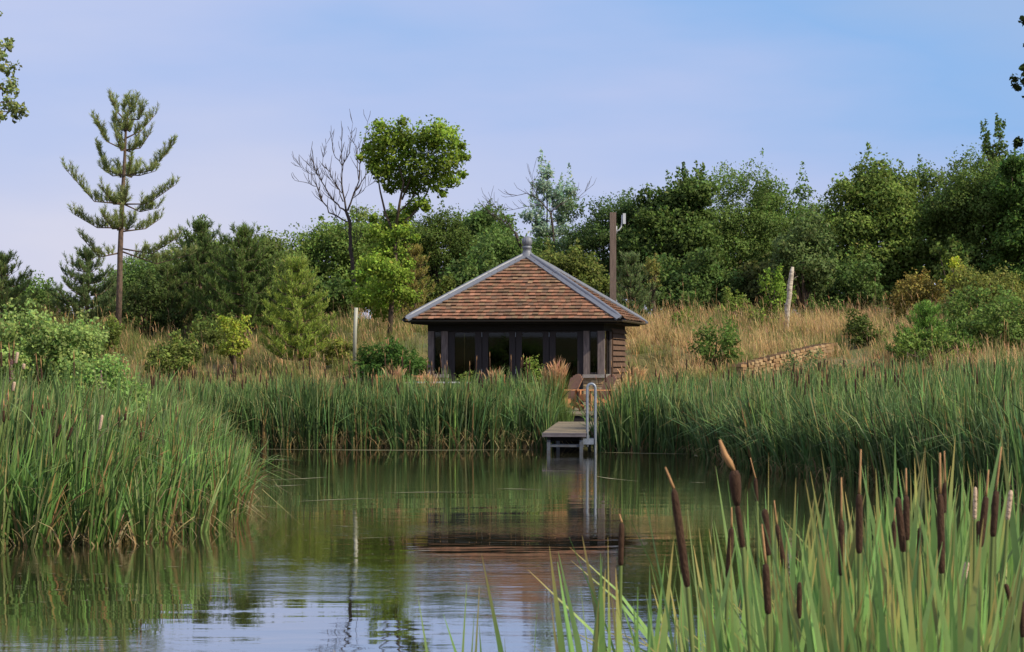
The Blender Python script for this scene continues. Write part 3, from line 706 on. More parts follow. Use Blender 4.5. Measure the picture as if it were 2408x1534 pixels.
young_pine('young pine cut by the left edge of the picture', 5, 610, 800, 75, 78, (.085, .13, .05))
young_pine('broad dark pine filling the gap right of the tall pine trunk', 395, 640, 830, 85, 79, (.06, .095, .035))
young_pine('low pine between the largest bushy pine and the pale one', 640, 640, 830, 60, 79, (.06, .1, .034))
young_pine('pointed pine leader just right of the tall pine', 470, 530, 830, 90, 80, (.055, .095, .035))
young_pine('largest bushy young pine left of the yellow-green sapling', 575, 543, 850, 110, 77, (.062, .105, .034), dens=5)
young_pine('small pale pine standing in the golden grass left of the white tube', 696, 622, 862, 78, 69, (.13, .19, .045))
young_pine('dark little pine right of the timber pole', 1482, 612, 760, 48, 82, (.075, .115, .055))
young_pine('slender golden young larch left of the roof', 975, 590, 760, 42, 82, (.13, .13, .04), name='young_larch', nper=22, dens=3)
young_pine('little bright green spruce among the weeds on the right bank', 2180, 735, 850, 75, 65, (.08, .16, .04), name='young_spruce', droop=.25)
# saplings & shrubs
def shrub(name, label, px, top, hw, bot, Z, col, **kw):
    kw.setdefault('nl', 22); kw.setdefault('size', .1); kw.setdefault('per', 900); kw.setdefault('shoots', 8); kw.setdefault('L', .25); kw.setdefault('cat', 'shrub')
    return broadleaf(name, label, px, top, hw, bot, Z, col, **kw)
shrub('shrub', 'pale green bush on the bank between the left edge pine and the small pine', 60, 700, 75, 800, 80, (.12, .16, .05))
shrub('shrub', 'low scrub in the grass below the bushy pines', 480, 765, 75, 850, 73, (.09, .12, .04))
shrub('shrub', 'green bramble mound in the meadow left of the sapling', 400, 790, 70, 870, 66, (.12, .16, .05))
shrub('shrub', 'low green bush at the foot of the white tree guard tube', 790, 800, 40, 850, 70, (.15, .17, .05))
shrub('shrub', 'dark green shrub in shade below the tall pine', 335, 640, 80, 830, 78, (.06, .09, .035))
shrub('shrub', 'dark low shrub at the foot of the small left pine', 120, 690, 90, 800, 84, (.07, .1, .035))
shrub('shrub', 'dim green bush between the pine trunk and the bushy pines', 430, 620, 80, 800, 84, (.05, .08, .03))
shrub('sapling', 'yellow-green sapling in front of the largest bushy pine', 548, 750, 40, 866, 68, (.24, .29, .06), nl=14, per=700, shoots=12, cat='sapling', rlf=.4)
shrub('hedge', 'rounded dark green laurel bush beside the left corner of the hut', 925, 788, 84, 905, 66, (.05, .105, .028), nl=30, per=1300, shoots=3, shell=.7, L=.12)
shrub('elder_shrub', 'big grey-green shrub behind the reeds at the left edge', 75, 722, 200, 1010, 42, (.19, .27, .11), nl=60, rlf=.26, size=.075, per=2300, shoots=14, L=.22)
shrub('elder_shrub', 'lower grey-green shrub sloping down to the left reeds', 235, 830, 120, 1010, 39, (.17, .27, .1), nl=34, rlf=.3, size=.07, per=2300, shoots=10, L=.2)
shrub('shrub', 'feathery green bush in the golden grass right of the hut', 1685, 762, 70, 866, 68, (.09, .15, .045), nl=24, size=.085)
shrub('shrub', 'rounded dark bush at the right end of the stone wall', 2040, 738, 58, 825, 73, (.07, .1, .032), nl=20)
shrub('sapling', 'bright green sapling beside the white birch stump', 1822, 632, 42, 770, 80, (.14, .22, .045), nl=16, rlf=.42, shoots=10, cat='sapling')
shrub('shrub', 'light green low bush behind the golden grass left of the birch stump', 1730, 690, 50, 775, 83, (.13, .18, .05), nl=14)
shrub('birch_sapling', 'wispy thin sapling right of the little dark pine', 1535, 615, 22, 705, 84, (.16, .16, .06), nl=12, per=300, shoots=10, L=.4, cat='sapling', shell=.1)
shrub('maple_shrub', 'orange tinged shrub below the dark wood on the right', 2165, 640, 75, 790, 79, (.17, .145, .05), nl=26)
shrub('maple_shrub', 'olive and orange shrub at the right edge behind the green bush', 2320, 610, 100, 800, 76, (.14, .16, .05), nl=30)
shrub('sapling', 'lime green sapling tip above the orange shrub', 2240, 612, 22, 700, 78, (.28, .32, .05), nl=8, shoots=10, cat='sapling', rlf=.45)
shrub('shrub', 'large dark green bush at the right edge above the reeds', 2350, 665, 140, 880, 66, (.1, .16, .05), nl=40, rlf=.28, per=1200)
shrub('shrub', 'green scrub at the foot of the little spruce', 2190, 780, 110, 880, 64, (.12, .18, .055), nl=26)
shrub('weeds', 'grey-green leafy weeds behind the reeds below the stone wall', 1960, 838, 110, 900, 61, (.1, .14, .07), nl=34, rlf=.5, size=.07, cat='weeds')
shrub('shrub', 'small leafy shrub among the grasses in front of the glass doors', 1258, 838, 26, 930, 60.2, (.14, .2, .05), nl=16, size=.06, per=2400, L=.3, shoots=10)
shrub('shrub', 'low leafy shrub in front of the left glass doors', 1100, 868, 22, 930, 60.5, (.12, .17, .05), nl=10, size=.06, per=2400)

shrub('shrub', 'round green bush midway up the golden slope left of the stone wall', 1610, 745, 34, 790, 79, (.12, .17, .05))
shrub('shrub', 'pale green low scrub under the white birch stump', 1795, 735, 48, 790, 79, (.15, .2, .055))
shrub('shrub', 'dark bramble thicket at the foot of the wood right of the birch stump', 1935, 705, 60, 770, 84, (.07, .11, .035))
shrub('shrub', 'broad green thicket covering the slope right of the little spruce', 2285, 725, 100, 880, 69, (.11, .17, .05), nl=34)
shrub('shrub', 'mid green scrub between the tall pine foot and the big left shrub', 235, 755, 60, 850, 72, (.12, .16, .05))
shrub('shrub', 'ragged dark scrub behind the yellow-green sapling', 500, 740, 55, 850, 75, (.08, .12, .04))
# near branches hanging into the corners of the view
def corner_tree(label, tx, Z, clusters, col, trunk_h):
    g = ghs(tx, Z); root = empty('overhanging_tree', (tx, Z, g)); tag(root, label, 'tree'); org = Vector((tx, Z, g))
    lob = []; limbs = []; fine = []; sgn = -1 if tx < 0 else 1; rr_ = random.Random(int(abs(tx)*10)+3*(sgn > 0))
    for k, (a, b, r) in enumerate(clusters):
        v = P(a, b, Z)-org; v.y += rr_.uniform(-.3, .3); rr = r*Z/F
        for _ in range(5):
            fine.append((v.x+rr_.uniform(-1, 1)*rr*.7, v.y+rr_.uniform(-1, 1)*rr, v.z+rr_.uniform(-1, 1)*rr*.7, rr*.5))
        z0 = trunk_h*(.5+.12*k/len(clusters)); e1 = Vector((v.x*.35, v.y*.3+rr_.uniform(-.3, .3), z0+(v.z-z0)*.55+rr_.uniform(-.1, .2))); e2 = Vector((v.x*.72, v.y*.7, z0+(v.z-z0)*.85+rr_.uniform(0, .25)))
        limbs.append(([Vector((0, 0, z0)), e1, e2, v], [.05, .03, .016, .004]))
        for t in (.35, .6, .8):
            for _ in range(2): fine.append((v.x*t+rr_.uniform(-.3, .3), v.y*t+rr_.uniform(-.3, .3), z0+(v.z-z0)*min(1, t+.15)+rr_.uniform(-.2, .35), rr_.uniform(.16, .3)) if abs(v.x*t+tx) > 4.9 else (v.x, v.y, v.z, .08))
    for _ in range(60):
        a = rr_.uniform(0, 2*PI); u = rr_.uniform(-1, 1); q = rr_.uniform(.4, 1); c_ = math.sqrt(1-u*u)
        lob.append((sgn*.7+2.0*c_*math.cos(a)*q, 2.3*c_*math.sin(a)*q, trunk_h+.4+1.9*u*q, rr_.uniform(.35, .6)))
    for l in rr_.sample(lob, 10): limbs.append(([Vector((0, 0, trunk_h*.6)), Vector((l[0]*.5, l[1]*.5, trunk_h*.75)), Vector(l[:3])], [.06, .035, .01]))
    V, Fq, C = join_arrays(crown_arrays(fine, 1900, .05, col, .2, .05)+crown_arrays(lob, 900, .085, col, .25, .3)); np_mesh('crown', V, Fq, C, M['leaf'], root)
    limb_mesh('trunk', M['bark'], root, [(0, 0, -.3), (.05, 0, trunk_h*.5), (0, .05, trunk_h*.8), (-.05, 0, trunk_h+1.2)], [.15, .12, .08, .03], limbs)
corner_tree('leafy branch of a near tree reaching in at the upper left corner', -8.7, 23, [(-5, 60, 25), (5, 110, 22), (30, 160, 28), (0, 200, 30), (25, 240, 32), (40, 265, 22), (5, 290, 22), (-20, 140, 40), (-20, 250, 40)], (.26, .32, .15), 5.2)
corner_tree('few dark leaves of a near tree at the upper right corner', 8.7, 23, [(2408, 60, 16), (2412, 110, 18), (2395, 200, 20), (2412, 230, 14), (2415, 160, 16), (2405, 330, 12)], (.05, .075, .03), 5.2)

# ------------------------------------------------------------ the hut
HW = 3.075; EZ = 3.28; AP = 5.24; W2 = 2.56
hut = empty('timber_hut', (HC.x, HC.y, TZ), -TH)
tag(hut, 'square timber garden hut with pyramid roof of red clay tiles', 'hut')
ez = EZ-TZ; az = AP-TZ; APX = -.07
apex = Vector((APX, 0, az))
corners = [Vector((-HW, -HW, ez)), Vector((HW, -HW, ez)), Vector((HW, HW, ez)), Vector((-HW, HW, ez))]
TC = [(.42, .19, .11), (.44, .2, .115), (.38, .17, .1), (.36, .2, .11), (.4, .25, .14), (.3, .17, .115), (.46, .23, .14), (.42, .19, .11), (.4, .2, .12)]
for k in range(4):
    a, b = corners[k], corners[(k+1) % 4]; mid = (a+b)/2
    u = (b-a).normalized(); foot = a+u*((apex-a).dot(u)); v = (apex-foot); L = v.length; v.normalize(); n = u.cross(v).normalized()
    mb = MB(); mb.add([a-n*.03, b-n*.03, apex-n*.03], [(0, 1, 2)], (.08, .05, .04))
    rows = 20; g = L/rows; ua = (a-foot).dot(u); ub = (b-foot).dot(u)
    for r in range(rows):
        f = 1-(r*g)/L; x0 = ua*f; x1 = ub*f
        x = x0-random.uniform(0, .1); dv = .012*math.sin(r*1.7)
        while x < x1:
            wd = random.uniform(.15, .175); p = max(x, x0+.02); q = min(x+wd-.004, x1-.02)
            if q-p > .03:
                jit = random.uniform(-.006, .006); sag = .012*math.sin(x*1.9+r*.35)
                lift = .072+random.uniform(-.008, .014); top_l = .022
                v0 = r*g-.03+jit+sag+dv*.3; v1 = min(r*g+g*1.25, L-.02)
                th = .024
                c = random.choice(TC); br = random.uniform(.5, .95); c = tuple(min(1, cc*br) for cc in c)
                pts = []
                for (uu, vv, nn) in ((p, v0, lift-th), (q, v0, lift-th+random.uniform(-.004, .004)), (q, v1, top_l-th), (p, v1, top_l-th), (p, v0, lift), (q, v0, lift), (q, v1, top_l), (p, v1, top_l)):
                    pts.append(foot+u*uu+v*vv+n*nn)
                mb.add(pts, [(0, 3, 2, 1), (4, 5, 6, 7), (0, 1, 5, 4), (1, 2, 6, 5), (2, 3, 7, 6), (3, 0, 4, 7)], c); mb.c[-8:-4] = [tuple(v*.3 for v in c)]*4  # underside vertices darkened: shadow below each tile painted into the colour
            x += wd
    mb.build('roof_slope', M['tile'], hut)
for k in range(4):   # lead-covered hips
    c = corners[k]; d = (apex-c); L = d.length; d.normalize()
    mb = MB()
    for sgn in (-1, 1):
        o_ = corners[(k+sgn) % 4]; e_ = (o_-c).normalized(); nn = (e_.cross(apex-c)).normalized()
        if nn.z < 0: nn = -nn
        side = (e_-d*e_.dot(d)).normalized()
        t0 = -.05
        for q in range(3):
            t1_ = L*(q+1)/3 if q < 2 else L-.02
            w_ = .14; ns = 8
            vs = []
            for z_ in range(ns+1):
                tt = t0+(t1_-t0)*z_/ns; ww = w_+random.uniform(-.004, .004)
                for (su, hh) in ((0, .105), (ww*.5, .095), (ww, .088), (ww, .03)):
                    vs.append(c+d*tt+side*su+nn*(hh+.005*(2-q)))
            fs = [(z_*4+j, z_*4+j+1, (z_+1)*4+j+1, (z_+1)*4+j) for z_ in range(ns) for j in range(3)]
            mb.add(vs, fs); t0 = t1_-.05
    up = Vector((0, 0, .085))
    pts = [c-d*.03+up*.9, c+d*.18+up*1.15]+[c+d*(L*t)+up*1.2 for t in (.2, .5, .8)]+[apex+up]
    mb.tube(pts, [.05, .06, .06, .06, .06, .05], 10)
    for t in (.33, .66):
        mb.tube([c+d*(L*t)+up*1.2, c+d*(L*t+.05)+up*1.2], .066, 10)
    mb.build('lead_hip', M['lead'], hut, False)
# finial
fb = MB()
prof = [(.24, -.06), (.2, .04), (.13, .1), (.12, .2), (.145, .22), (.145, .27), (.09, .3)]
def lathe(mb, prof, o, n=24, rib=0, ribn=12):
    vs = []
    for r_, z_ in prof:
        for j in range(n):
            a = 2*PI*j/n; rr = r_*(1+rib*math.cos(a*ribn)); vs.append(o+Vector((rr*math.cos(a), rr*math.sin(a), z_)))
    fs = [(i_*n+j, i_*n+(j+1) % n, (i_+1)*n+(j+1) % n, (i_+1)*n+j) for i_ in range(len(prof)-1) for j in range(n)]
    fs.append(tuple(range((len(prof)-1)*n, len(prof)*n)))
    mb.add(vs, fs)
lathe(fb, prof, apex)
fin = fb.build('finial_base', M['lead'], hut, True)
bb = MB(); lathe(bb, [(max(.002, .155*math.sin(PI*t/14)), .42-.165*math.cos(PI*t/14)) for t in range(15)], apex, 48, .035, 12)
bb.build('finial_ball', M['lead'], fin, True)
# eaves, gutter, soffit
mb = MB(); ins = .10
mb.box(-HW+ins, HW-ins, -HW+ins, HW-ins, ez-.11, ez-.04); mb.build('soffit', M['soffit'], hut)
def gutter_mesh(a, b, outn, m):
    mb = MB(); a = Vector(a); b = Vector(b); u = (b-a).normalized(); vs = []
    for p in (a, b):
        for j in range(9):
            t = PI*j/8; vs.append(p+Vector(outn)*(.055+.06*math.cos(t))+Vector((0, 0, -.06*math.sin(t)-.01)))
    fs = [(j, j+1, 10+j, 9+j) for j in range(8)]+[tuple(range(9)), tuple(range(17, 8, -1))]
    mb.add(vs, fs)
    n = int((b-a).length/.95)
    for q in range(1, n+1):
        p = a+u*((b-a).length*q/(n+1)); mb.add([p+u*s_+Vector(outn)*(.055+.067*math.cos(PI*j/8))+Vector((0, 0, -.067*math.sin(PI*j/8)-.01)) for s_ in (-.02, .02) for j in range(9)], [(j, j+1, 10+j, 9+j) for j in range(8)])
    return mb.build('gutter', m, hut)
e2 = HW-.02; zz = ez+.005
gutter_mesh((-HW-.06, -e2, zz), (HW+.06, -e2, zz), (0, -1, 0), M['gutter'])
gutter_mesh((e2, -HW-.03, zz), (e2, HW+.06, zz), (1, 0, 0), M['gutter_lit'])
gutter_mesh((-e2, HW, zz), (-e2, -HW, zz), (-1, 0, 0), M['gutter'])
gutter_mesh((HW, e2, zz), (-HW, e2, zz), (0, 1, 0), M['gutter'])
# structure
fx = lambda z_: -W2+(z_-330)/1545*2*W2
top_z = ez-.11
mb = MB(); mb.box(-W2, W2, -W2-.02, -W2+.14, top_z-.2, top_z); mb.box(-W2, W2, W2-.14, W2, top_z-.2, top_z)
mb.box(W2-.14, W2, -W2+.142, W2-.142, top_z-.2, top_z); mb.box(-W2, -W2+.14, -W2+.142, W2-.142, top_z-.2, top_z)
mb.build('wall_plate', M['soffit'], hut)
SZ = .93
def post(x0, x1, y0=-W2, d=.15, z0=SZ, z1=None, m='oak', nm='post'):
    mb = MB(); mb.box(x0, x1, y0, y0+d, z0, (z1 or top_z-.2)-.001); return mb.build(nm, M[m], hut)
for a, b in ((330, 383), (450, 505)): post(fx(a), fx(b))
post(fx(1695), fx(1745)); post(fx(1818), fx(1875), d=.17)
post(W2-.14, W2, -.98, .14); post(-W2, -W2+.15, -1.5, .14)
# stone plinths with sills
def stone_block_wall(name, x0, x1, y0, y1, z0, z1, parent, sz=(.22, .1), seed=1):
    r = random.Random(seed); mb = MB(); mb.box(x0+.02, x1-.02, y0+.02, y1-.02, z0, z1-.01, (.12, .09, .06))
    z = z0
    while z < z1-.03:
        h = min(sz[1]*r.uniform(.75, 1.3), z1-z)
        for face in range(4):
            ln = (x1-x0) if face in (0, 2) else (y1-y0); p = 0
            while p < ln-.01:
                w_ = min(sz[0]*r.uniform(.5, 1.4), ln-p); q = .012+r.uniform(0, .016); j = .006
                c = r.choice([(.42, .31, .18), (.46, .36, .22), (.36, .25, .14), (.4, .33, .24), (.3, .21, .13)]); b_ = r.uniform(.75, 1.15); c = tuple(x*b_ for x in c)
                if face == 0: mb.box(x0+p+j, x0+p+w_-j, y0-q, y0+.05, z+j, z+h-j, c)
                elif face == 2: mb.box(x0+p+j, x0+p+w_-j, y1-.05, y1+q, z+j, z+h-j, c)
                elif face == 1: mb.box(x1-.05, x1+q, y0+p+j, y0+p+w_-j, z+j, z+h-j, c)
                else: mb.box(x0-q, x0+.05, y0+p+j, y0+p+w_-j, z+j, z+h-j, c)
                p += w_
        z += h
    return mb.build(name, M['stone'], parent)
stone_block_wall('stone_plinth', fx(330), fx(505), -W2+.02, -W2+.3, -.05, SZ-.1, hut, seed=2)
stone_block_wall('stone_plinth', fx(1695), W2-.04, -W2+.02, -W2+.3, -.05, SZ-.1, hut, seed=3)
stone_block_wall('stone_plinth', W2-.28, W2-.02, -W2+.36, W2-.02, -.05, SZ-.1, hut, seed=4)
mb = MB(); mb.box(fx(318), fx(505)+.02, -W2-.07, -W2+.32, SZ-.1, SZ-.002); mb.build('sill', M['sill'], hut)
mb = MB(); mb.box(fx(1690), W2+.07, -W2-.07, -W2+.32, SZ-.1, SZ-.002); mb.box(W2-.3, W2+.07, -W2+.322, -.84, SZ-.1, SZ-.002); mb.build('sill', M['sill'], hut)
def pane(x0, x1, z0, z1, y):
    mb = MB(); mb.box(x0, x1, y, y+.012, z0, z1); return mb
def window(x0, x1, yy=-W2+.07):
    fr = MB(); t = .025
    fr.box(x0+.001, x0+t, yy-.02, yy+.03, SZ, top_z-.2); fr.box(x1-t, x1-.001, yy-.02, yy+.03, SZ, top_z-.2); fr.box(x0+t, x1-t, yy-.02, yy+.03, SZ, SZ+t*2); fr.box(x0+t, x1-t, yy-.02, yy+.03, top_z-.2-t, top_z-.2)
    o = fr.build('window', M['darkoak'], hut); pane(x0+t, x1-t, SZ+t*2, top_z-.2-t, yy).build('pane', M['glass'], o)
window(fx(383), fx(450)); window(fx(1745), fx(1818))
# side window
fr = MB(); fr.box(W2-.09, W2-.04, -W2+.171, -W2+.2, SZ, top_z-.2); fr.box(W2-.09, W2-.04, -1.01, -.981, SZ, top_z-.2); o = fr.build('window', M['darkoak'], hut)
mb = MB(); mb.box(W2-.07, W2-.058, -W2+.2, -1.01, SZ, top_z-.2); mb.build('pane', M['glass'], o)
# folding glass doors
edges = [(505, 565, 745, 803), (807, 860, 1045, 1100), (1104, 1155, 1340, 1393), (1397, 1450, 1640, 1693)]
for (a, b, c, d) in edges:
    dr = MB(); y0 = -W2+.05; y1 = y0+.07; zt = top_z-.2
    dr.box(fx(a)+.002, fx(b), y0, y1, .02, zt-.01); dr.box(fx(c), fx(d)-.002, y0, y1, .02, zt-.01)
    dr.box(fx(b), fx(c), y0+.003, y1-.003, .02, .14); dr.box(fx(b), fx(c), y0+.003, y1-.003, zt-.05, zt-.01)
    o = dr.build('glass_door', M['darkoak'], hut)
    pane(fx(b), fx(c), .14, zt-.05, y0+.03).build('pane', M['glass'], o)
for x_ in (805, 1102, 1395):
    for z_ in (.95, 2.0):
        mb = MB(); mb.tube([(fx(x_), -W2+.03, z_), (fx(x_), -W2+.03, z_+.13)], .009, 6); mb.build('door_bolt', M['galv'], hut)
# shell: floor, back and left walls, shingled side wall
mb = MB(); mb.box(-W2+.05, W2-.3, -W2+.12, W2-.05, -.1, .012); mb.build('floor', M['darkoak'], hut)
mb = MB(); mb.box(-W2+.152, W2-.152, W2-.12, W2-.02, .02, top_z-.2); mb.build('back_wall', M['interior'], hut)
mb = MB(); mb.box(-W2+.03, -W2+.12, -1.36, W2-.02, .02, top_z-.2)
for q in range(12): mb.box(-W2+.005, -W2+.03, -1.36, W2-.02, .03+q*.165, .03+q*.165+.155)
mb.build('side_wall', M['shingle'], hut)
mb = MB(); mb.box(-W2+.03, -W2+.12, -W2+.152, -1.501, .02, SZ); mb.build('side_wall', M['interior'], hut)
mb = MB(); mb.box(W2-.1, W2-.03, -.839, W2-.02, SZ-.1, top_z-.2)
z = SZ-.12; r_ = random.Random(5)
while z < top_z-.22:
    p = -.839
    while p < W2+.04:
        w_ = min(r_.uniform(.12, .24), W2+.05-p)
        if w_ > .03: mb.add([(W2+.055, p, z), (W2+.055+r_.uniform(0, .008), p+w_-.006, z), (W2-.03, p+w_-.006, z+.2), (W2-.03, p, z+.2), (W2+.03, p, z), (W2+.03, p+w_-.006, z)], [(0, 1, 2, 3), (4, 5, 1, 0)])
        p += w_
    z += .165
# return facing the viewer at the end of the shingled wall
mb.box(W2-.03, W2+.05, -.845, -.84, SZ-.1, top_z-.2)
mb.build('shingle_wall', M['shingle'], hut)
mb = MB(); mb.box(W2-.2, W2+.3, W2-.2, W2-.05, .0, SZ-.1); 
# interior furniture glimpsed inside: table
it = empty('indoor_table', (HC.x+.2, HC.y+.4, TZ+.012), -TH); tag(it, 'dark table standing inside the hut behind the glass doors', 'table')
mb = MB(); mb.box(-.8, .8, -.4, .4, .7, .74); mb.build('tabletop', M['darkoak'], it)
for sx in (-1, 1):
    for sy in (-1, 1):
        mb = MB(); mb.box(sx*.72-.03, sx*.72+.03, sy*.33-.03, sy*.33+.03, 0, .699); mb.build('leg', M['darkoak'], it)

# ------------------------------------------------------------ terrace, jetty
def hut_pt(lx, ly, z): return Vector((HC.x+lx*math.cos(TH)+ly*math.sin(TH), HC.y-lx*math.sin(TH)+ly*math.cos(TH), z))
ter = empty('terrace', (HC.x, HC.y, 0), -TH); tag(ter, 'low paved deck in front of the hut with a dark front step', 'terrace')
mb = MB(); 
for q in range(44): mb.box(-3.0, 3.3, -11.2+q*.2, -11.2+q*.2+.192, TZ-.05, TZ-.005+random.uniform(-.002, .002))
mb.build('planks', M['deck'], ter)
mb = MB(); mb.box(-3.0, 3.3, -11.17, -11.12, TZ-.3, TZ-.052); mb.box(-2.95, 3.25, -11.1, -2.6, TZ-.3, TZ-.055); mb.build('riser', M['darkoak'], ter)

jd = Vector((1.12-.70, 3.5, 0)).normalized(); JA = math.atan2(-jd.x, jd.y)
jet = empty('jetty', (.70, 53.5, 0), JA); tag(jet, 'small wooden jetty on a grey steel frame over the water', 'jetty')
JW = .99; JL = 3.6; sl = .16/3.5
mb = MB(); m0 = Matrix.Translation((0, 0, .466)) @ Matrix.Rotation(math.atan(sl), 4, 'X')
for q in range(26): mb.box(-.0, JW, q*.138, q*.138+.131, -.028, random.uniform(-.003, .002), None, m0)
mb.build('deck', M['deck'], jet)
mb = MB(); mb.box(-.01, JW+.01, -.035, -.003, -.09, -.036, None, m0); mb.box(-.01, JW+.01, -.03, -.0, -.03, .0, None, m0); mb.build('fascia', M['fascia'], jet)
mb = MB()
for x_ in (.13, .86): mb.box(x_-.035, x_+.035, .03, JL, -.26, -.095, None, m0)
mb.box(.1, .9, .2, .26, -.2, -.1, None, m0)
mb.build('frame', M['soffit'], jet)
mb = MB(); mb.box(.09, .94, .06, .14, .14, .205); mb.build('cross_beam', M['steel'], jet)
for x_ in (.13, .88):
    for y_ in (.03, 2.2):
        mb = MB(); mb.box(x_-.035, x_+.045, y_, y_+.02, -.5, .3); mb.box(x_-.005, x_+.012, y_+.021, y_+.1, -.5, .3); mb.build('leg', M['steel'], jet)
mb = MB(); mb.box(-.15, 1.35, JL-.12, JL-.06, -.6, .5); mb.build('shade_board', M['soffit'], jet)  # dark board added to stand for the black shade under the deck
mb = MB(); mb.box(.92, 1.16, .1, .13, .2, .33); mb.box(1.0, 1.03, .131, .5, .19, .4); mb.build('bracket', M['galv'], jet)

# swim ladder hoop
ladZ = 53.62; LA = P(1385.5, 1100, ladZ); lad = empty('swim_ladder', (GX(1381, ladZ), ladZ, 0)); tag(lad, 'galvanised grab rail hoop of the swim ladder beside the jetty', 'ladder')
zt = CH+(HY-903)/F*ladZ; xr = .185
def hoop(y):
    pts = [Vector((0, y, .14))]+[Vector((0, y, .14+(zt-.14-.1)*t)) for t in (.3, .6, 1)]
    for j in range(1, 8):
        a = PI*j/8; pts.append(Vector((xr/2-xr/2*math.cos(a), y, zt-.1+.1*math.sin(a))))
    pts += [Vector((xr, y, zt-.1)), Vector((xr, y, .6)), Vector((xr, y, -.8))]
    return pts
mb = MB(); mb.tube(hoop(0), .031, 10); mb.build('handrail', M['galv'], lad, True)
mb = MB(); mb.box(-.03, xr+.02, .04, .06, .2, .34); mb.build('mounting_plate', M['galv'], lad)
for z_ in (-.12, -.4):
    mb = MB(); mb.tube([(xr, 0, z_), (xr, .5, z_)], .018, 6); mb.build('rung', M['galv'], lad)

# ------------------------------------------------------------ garden furniture
def adirondack(name, label, loc, rz):
    t = empty(name, loc, rz); tag(t, label, 'chair')     # local: faces -y
    for sx in (-1, 1):
        mb = MB(); mb.box(sx*.31-.04, sx*.31+.04, -.33, -.29, 0, .53); mb.build('leg', M['teak'], t)
        mb = MB(); mb.bar((sx*.25, -.32, .36), (sx*.25, .52, .06), .035, .13); mb.build('side_rail', M['teak'], t)
        mb = MB(); mb.box(sx*.345-.07, sx*.345+.07, -.42, .33, .53, .555); mb.build('armrest', M['teak'], t)
        mb = MB(); mb.bar((sx*.3, .22, .12), (sx*.3, .25, .53), .05, .04, up=Vector((0, 1, 0))); mb.build('rear_post', M['teak'], t)
    mb = MB()
    for k in range(6): 
        y = -.3+k*.085; mb.box(-.27, .27, y, y+.075, .415-(k*.085)*.36, .435-(k*.085)*.36)
    mb.box(-.275, .275, -.36, -.335, .27, .41)
    mb.build('seat', M['teak'], t)
    mb = MB()
    for k in range(7):
        u = (k-3)/3; x0 = u*.19; x1 = u*.29; h = .78-.1*u*u
        a = Vector((x0, .17, .22)); b = Vector((x1, .17+h*.42, .22+h*.95)); mb.bar(a, b, .018, .062+.018, up=Vector((1, 0, 0)))
    mb.bar((-.27, .33, .5), (.27, .33, .5), .02, .05); mb.bar((-.24, .46, .82), (.24, .46, .82), .02, .05)
    mb.build('backrest', M['teakback'], t)
    return t
cA = P(1322, 965, 62); adirondack('adirondack_chair', 'left slatted teak lounge chair beside the tan grass plumes', (cA.x, 62, TZ), R(-62))
cB = P(1400, 965, 61.5); adirondack('adirondack_chair', 'right slatted teak lounge chair behind the ladder rail', (cB.x+.02, 61.6, TZ), R(-64))
# dining table and chairs behind the reeds
tb = empty('patio_table', (GX(1035, 62.5), 62.5, TZ), -TH); tag(tb, 'long table with a white top half hidden by the reeds', 'table')
mb = MB(); 
for k in range(7): mb.box(-.85, .85, -.42+k*.12, -.42+k*.12+.11, .72, .75)
mb.build('tabletop', M['white'], tb)
for sx in (-1, 1):
    for sy in (-1, 1):
        mb = MB(); mb.box(sx*.76-.035, sx*.76+.035, sy*.34-.035, sy*.34+.035, 0, .719); mb.build('leg', M['white'], tb)
def garden_chair(label, loc, rz):
    t = empty('garden_chair', loc, rz); tag(t, label, 'chair')
    for sx in (-1, 1):
        mb = MB(); mb.box(sx*.22-.02, sx*.22+.02, -.22, -.18, 0, .42); mb.build('leg', M['teak'], t)
        mb = MB(); mb.bar((sx*.22, .2, 0), (sx*.22, .28, .95), .04, .035); mb.build('leg', M['teak'], t)
    mb = MB(); [mb.box(-.24, .24, -.23+k*.075, -.23+k*.075+.065, .421, .44) for k in range(6)]; mb.build('seat', M['teak'], t)
    mb = MB(); [mb.box(-.2, .2, .215+k*.006, .235+k*.006, .52+k*.085, .575+k*.085) for k in range(5)]; mb.build('backrest', M['teak'], t)
garden_chair('slatted wooden chair at the left end of the white table', (GX(915, 62.2), 62.2, TZ), R(70))
garden_chair('slatted wooden chair at the right end of the white table', (GX(1160, 62.0), 62.0, TZ), R(-95))
garden_chair('slatted wooden chair on the hut side of the white table', (GX(990, 63.4), 63.4, TZ), R(5))

# ------------------------------------------------------------ pole, tubes, stump, wall
Zp = 75.5; g = ghs(GX(1441, Zp), Zp)
pole = empty('timber_pole', (GX(1441.5, Zp), Zp, g)); tag(pole, 'square weathered timber pole behind the hut with an aerial on top', 'pole')
H = P(1441, 500, Zp).z-g
mb = MB(); mb.box(-.1, .1, -.1, .1, -.3, H); mb.build('shaft', M['pole'], pole)
def lp(a, b, y=0): v = P(a, b, Zp)-pole.location; v.y = y; return v
mb = MB(); mb.tube([lp(1449, 545), lp(1456, 541), lp(1461, 534), lp(1462.5, 524), lp(1463, 506)], .022, 8); mb.box(.1, .13, -.04, .04, lp(0, 550).z, lp(0, 532).z)
br_ = mb.build('aerial_bracket', M['ant'], pole, True)
mb = MB(); a = lp(1468, 527); mb.box(a.x-.045, a.x+.045, -.05, .05, a.z, a.z+.34); mb.tube([lp(1462.5, 515), lp(1468, 515)], .02, 6); mb.build('aerial', M['ant'], br_)
Zt = 68; b_ = P(833.5, 824, Zt); gt = ghs(b_.x, Zt)
mb = MB(); hh = (824-724)*Zt/F; 
mb.tube([(0, 0, -.3), (.02, 0, hh*.5), (.05, 0, hh)], .055, 12)
o = mb.build('tree_guard', M['guard'], None, True); o.location = (b_.x, Zt, b_.z); tag(o, 'pale plastic tree guard tube standing in the grass left of the hut', 'tree guard')
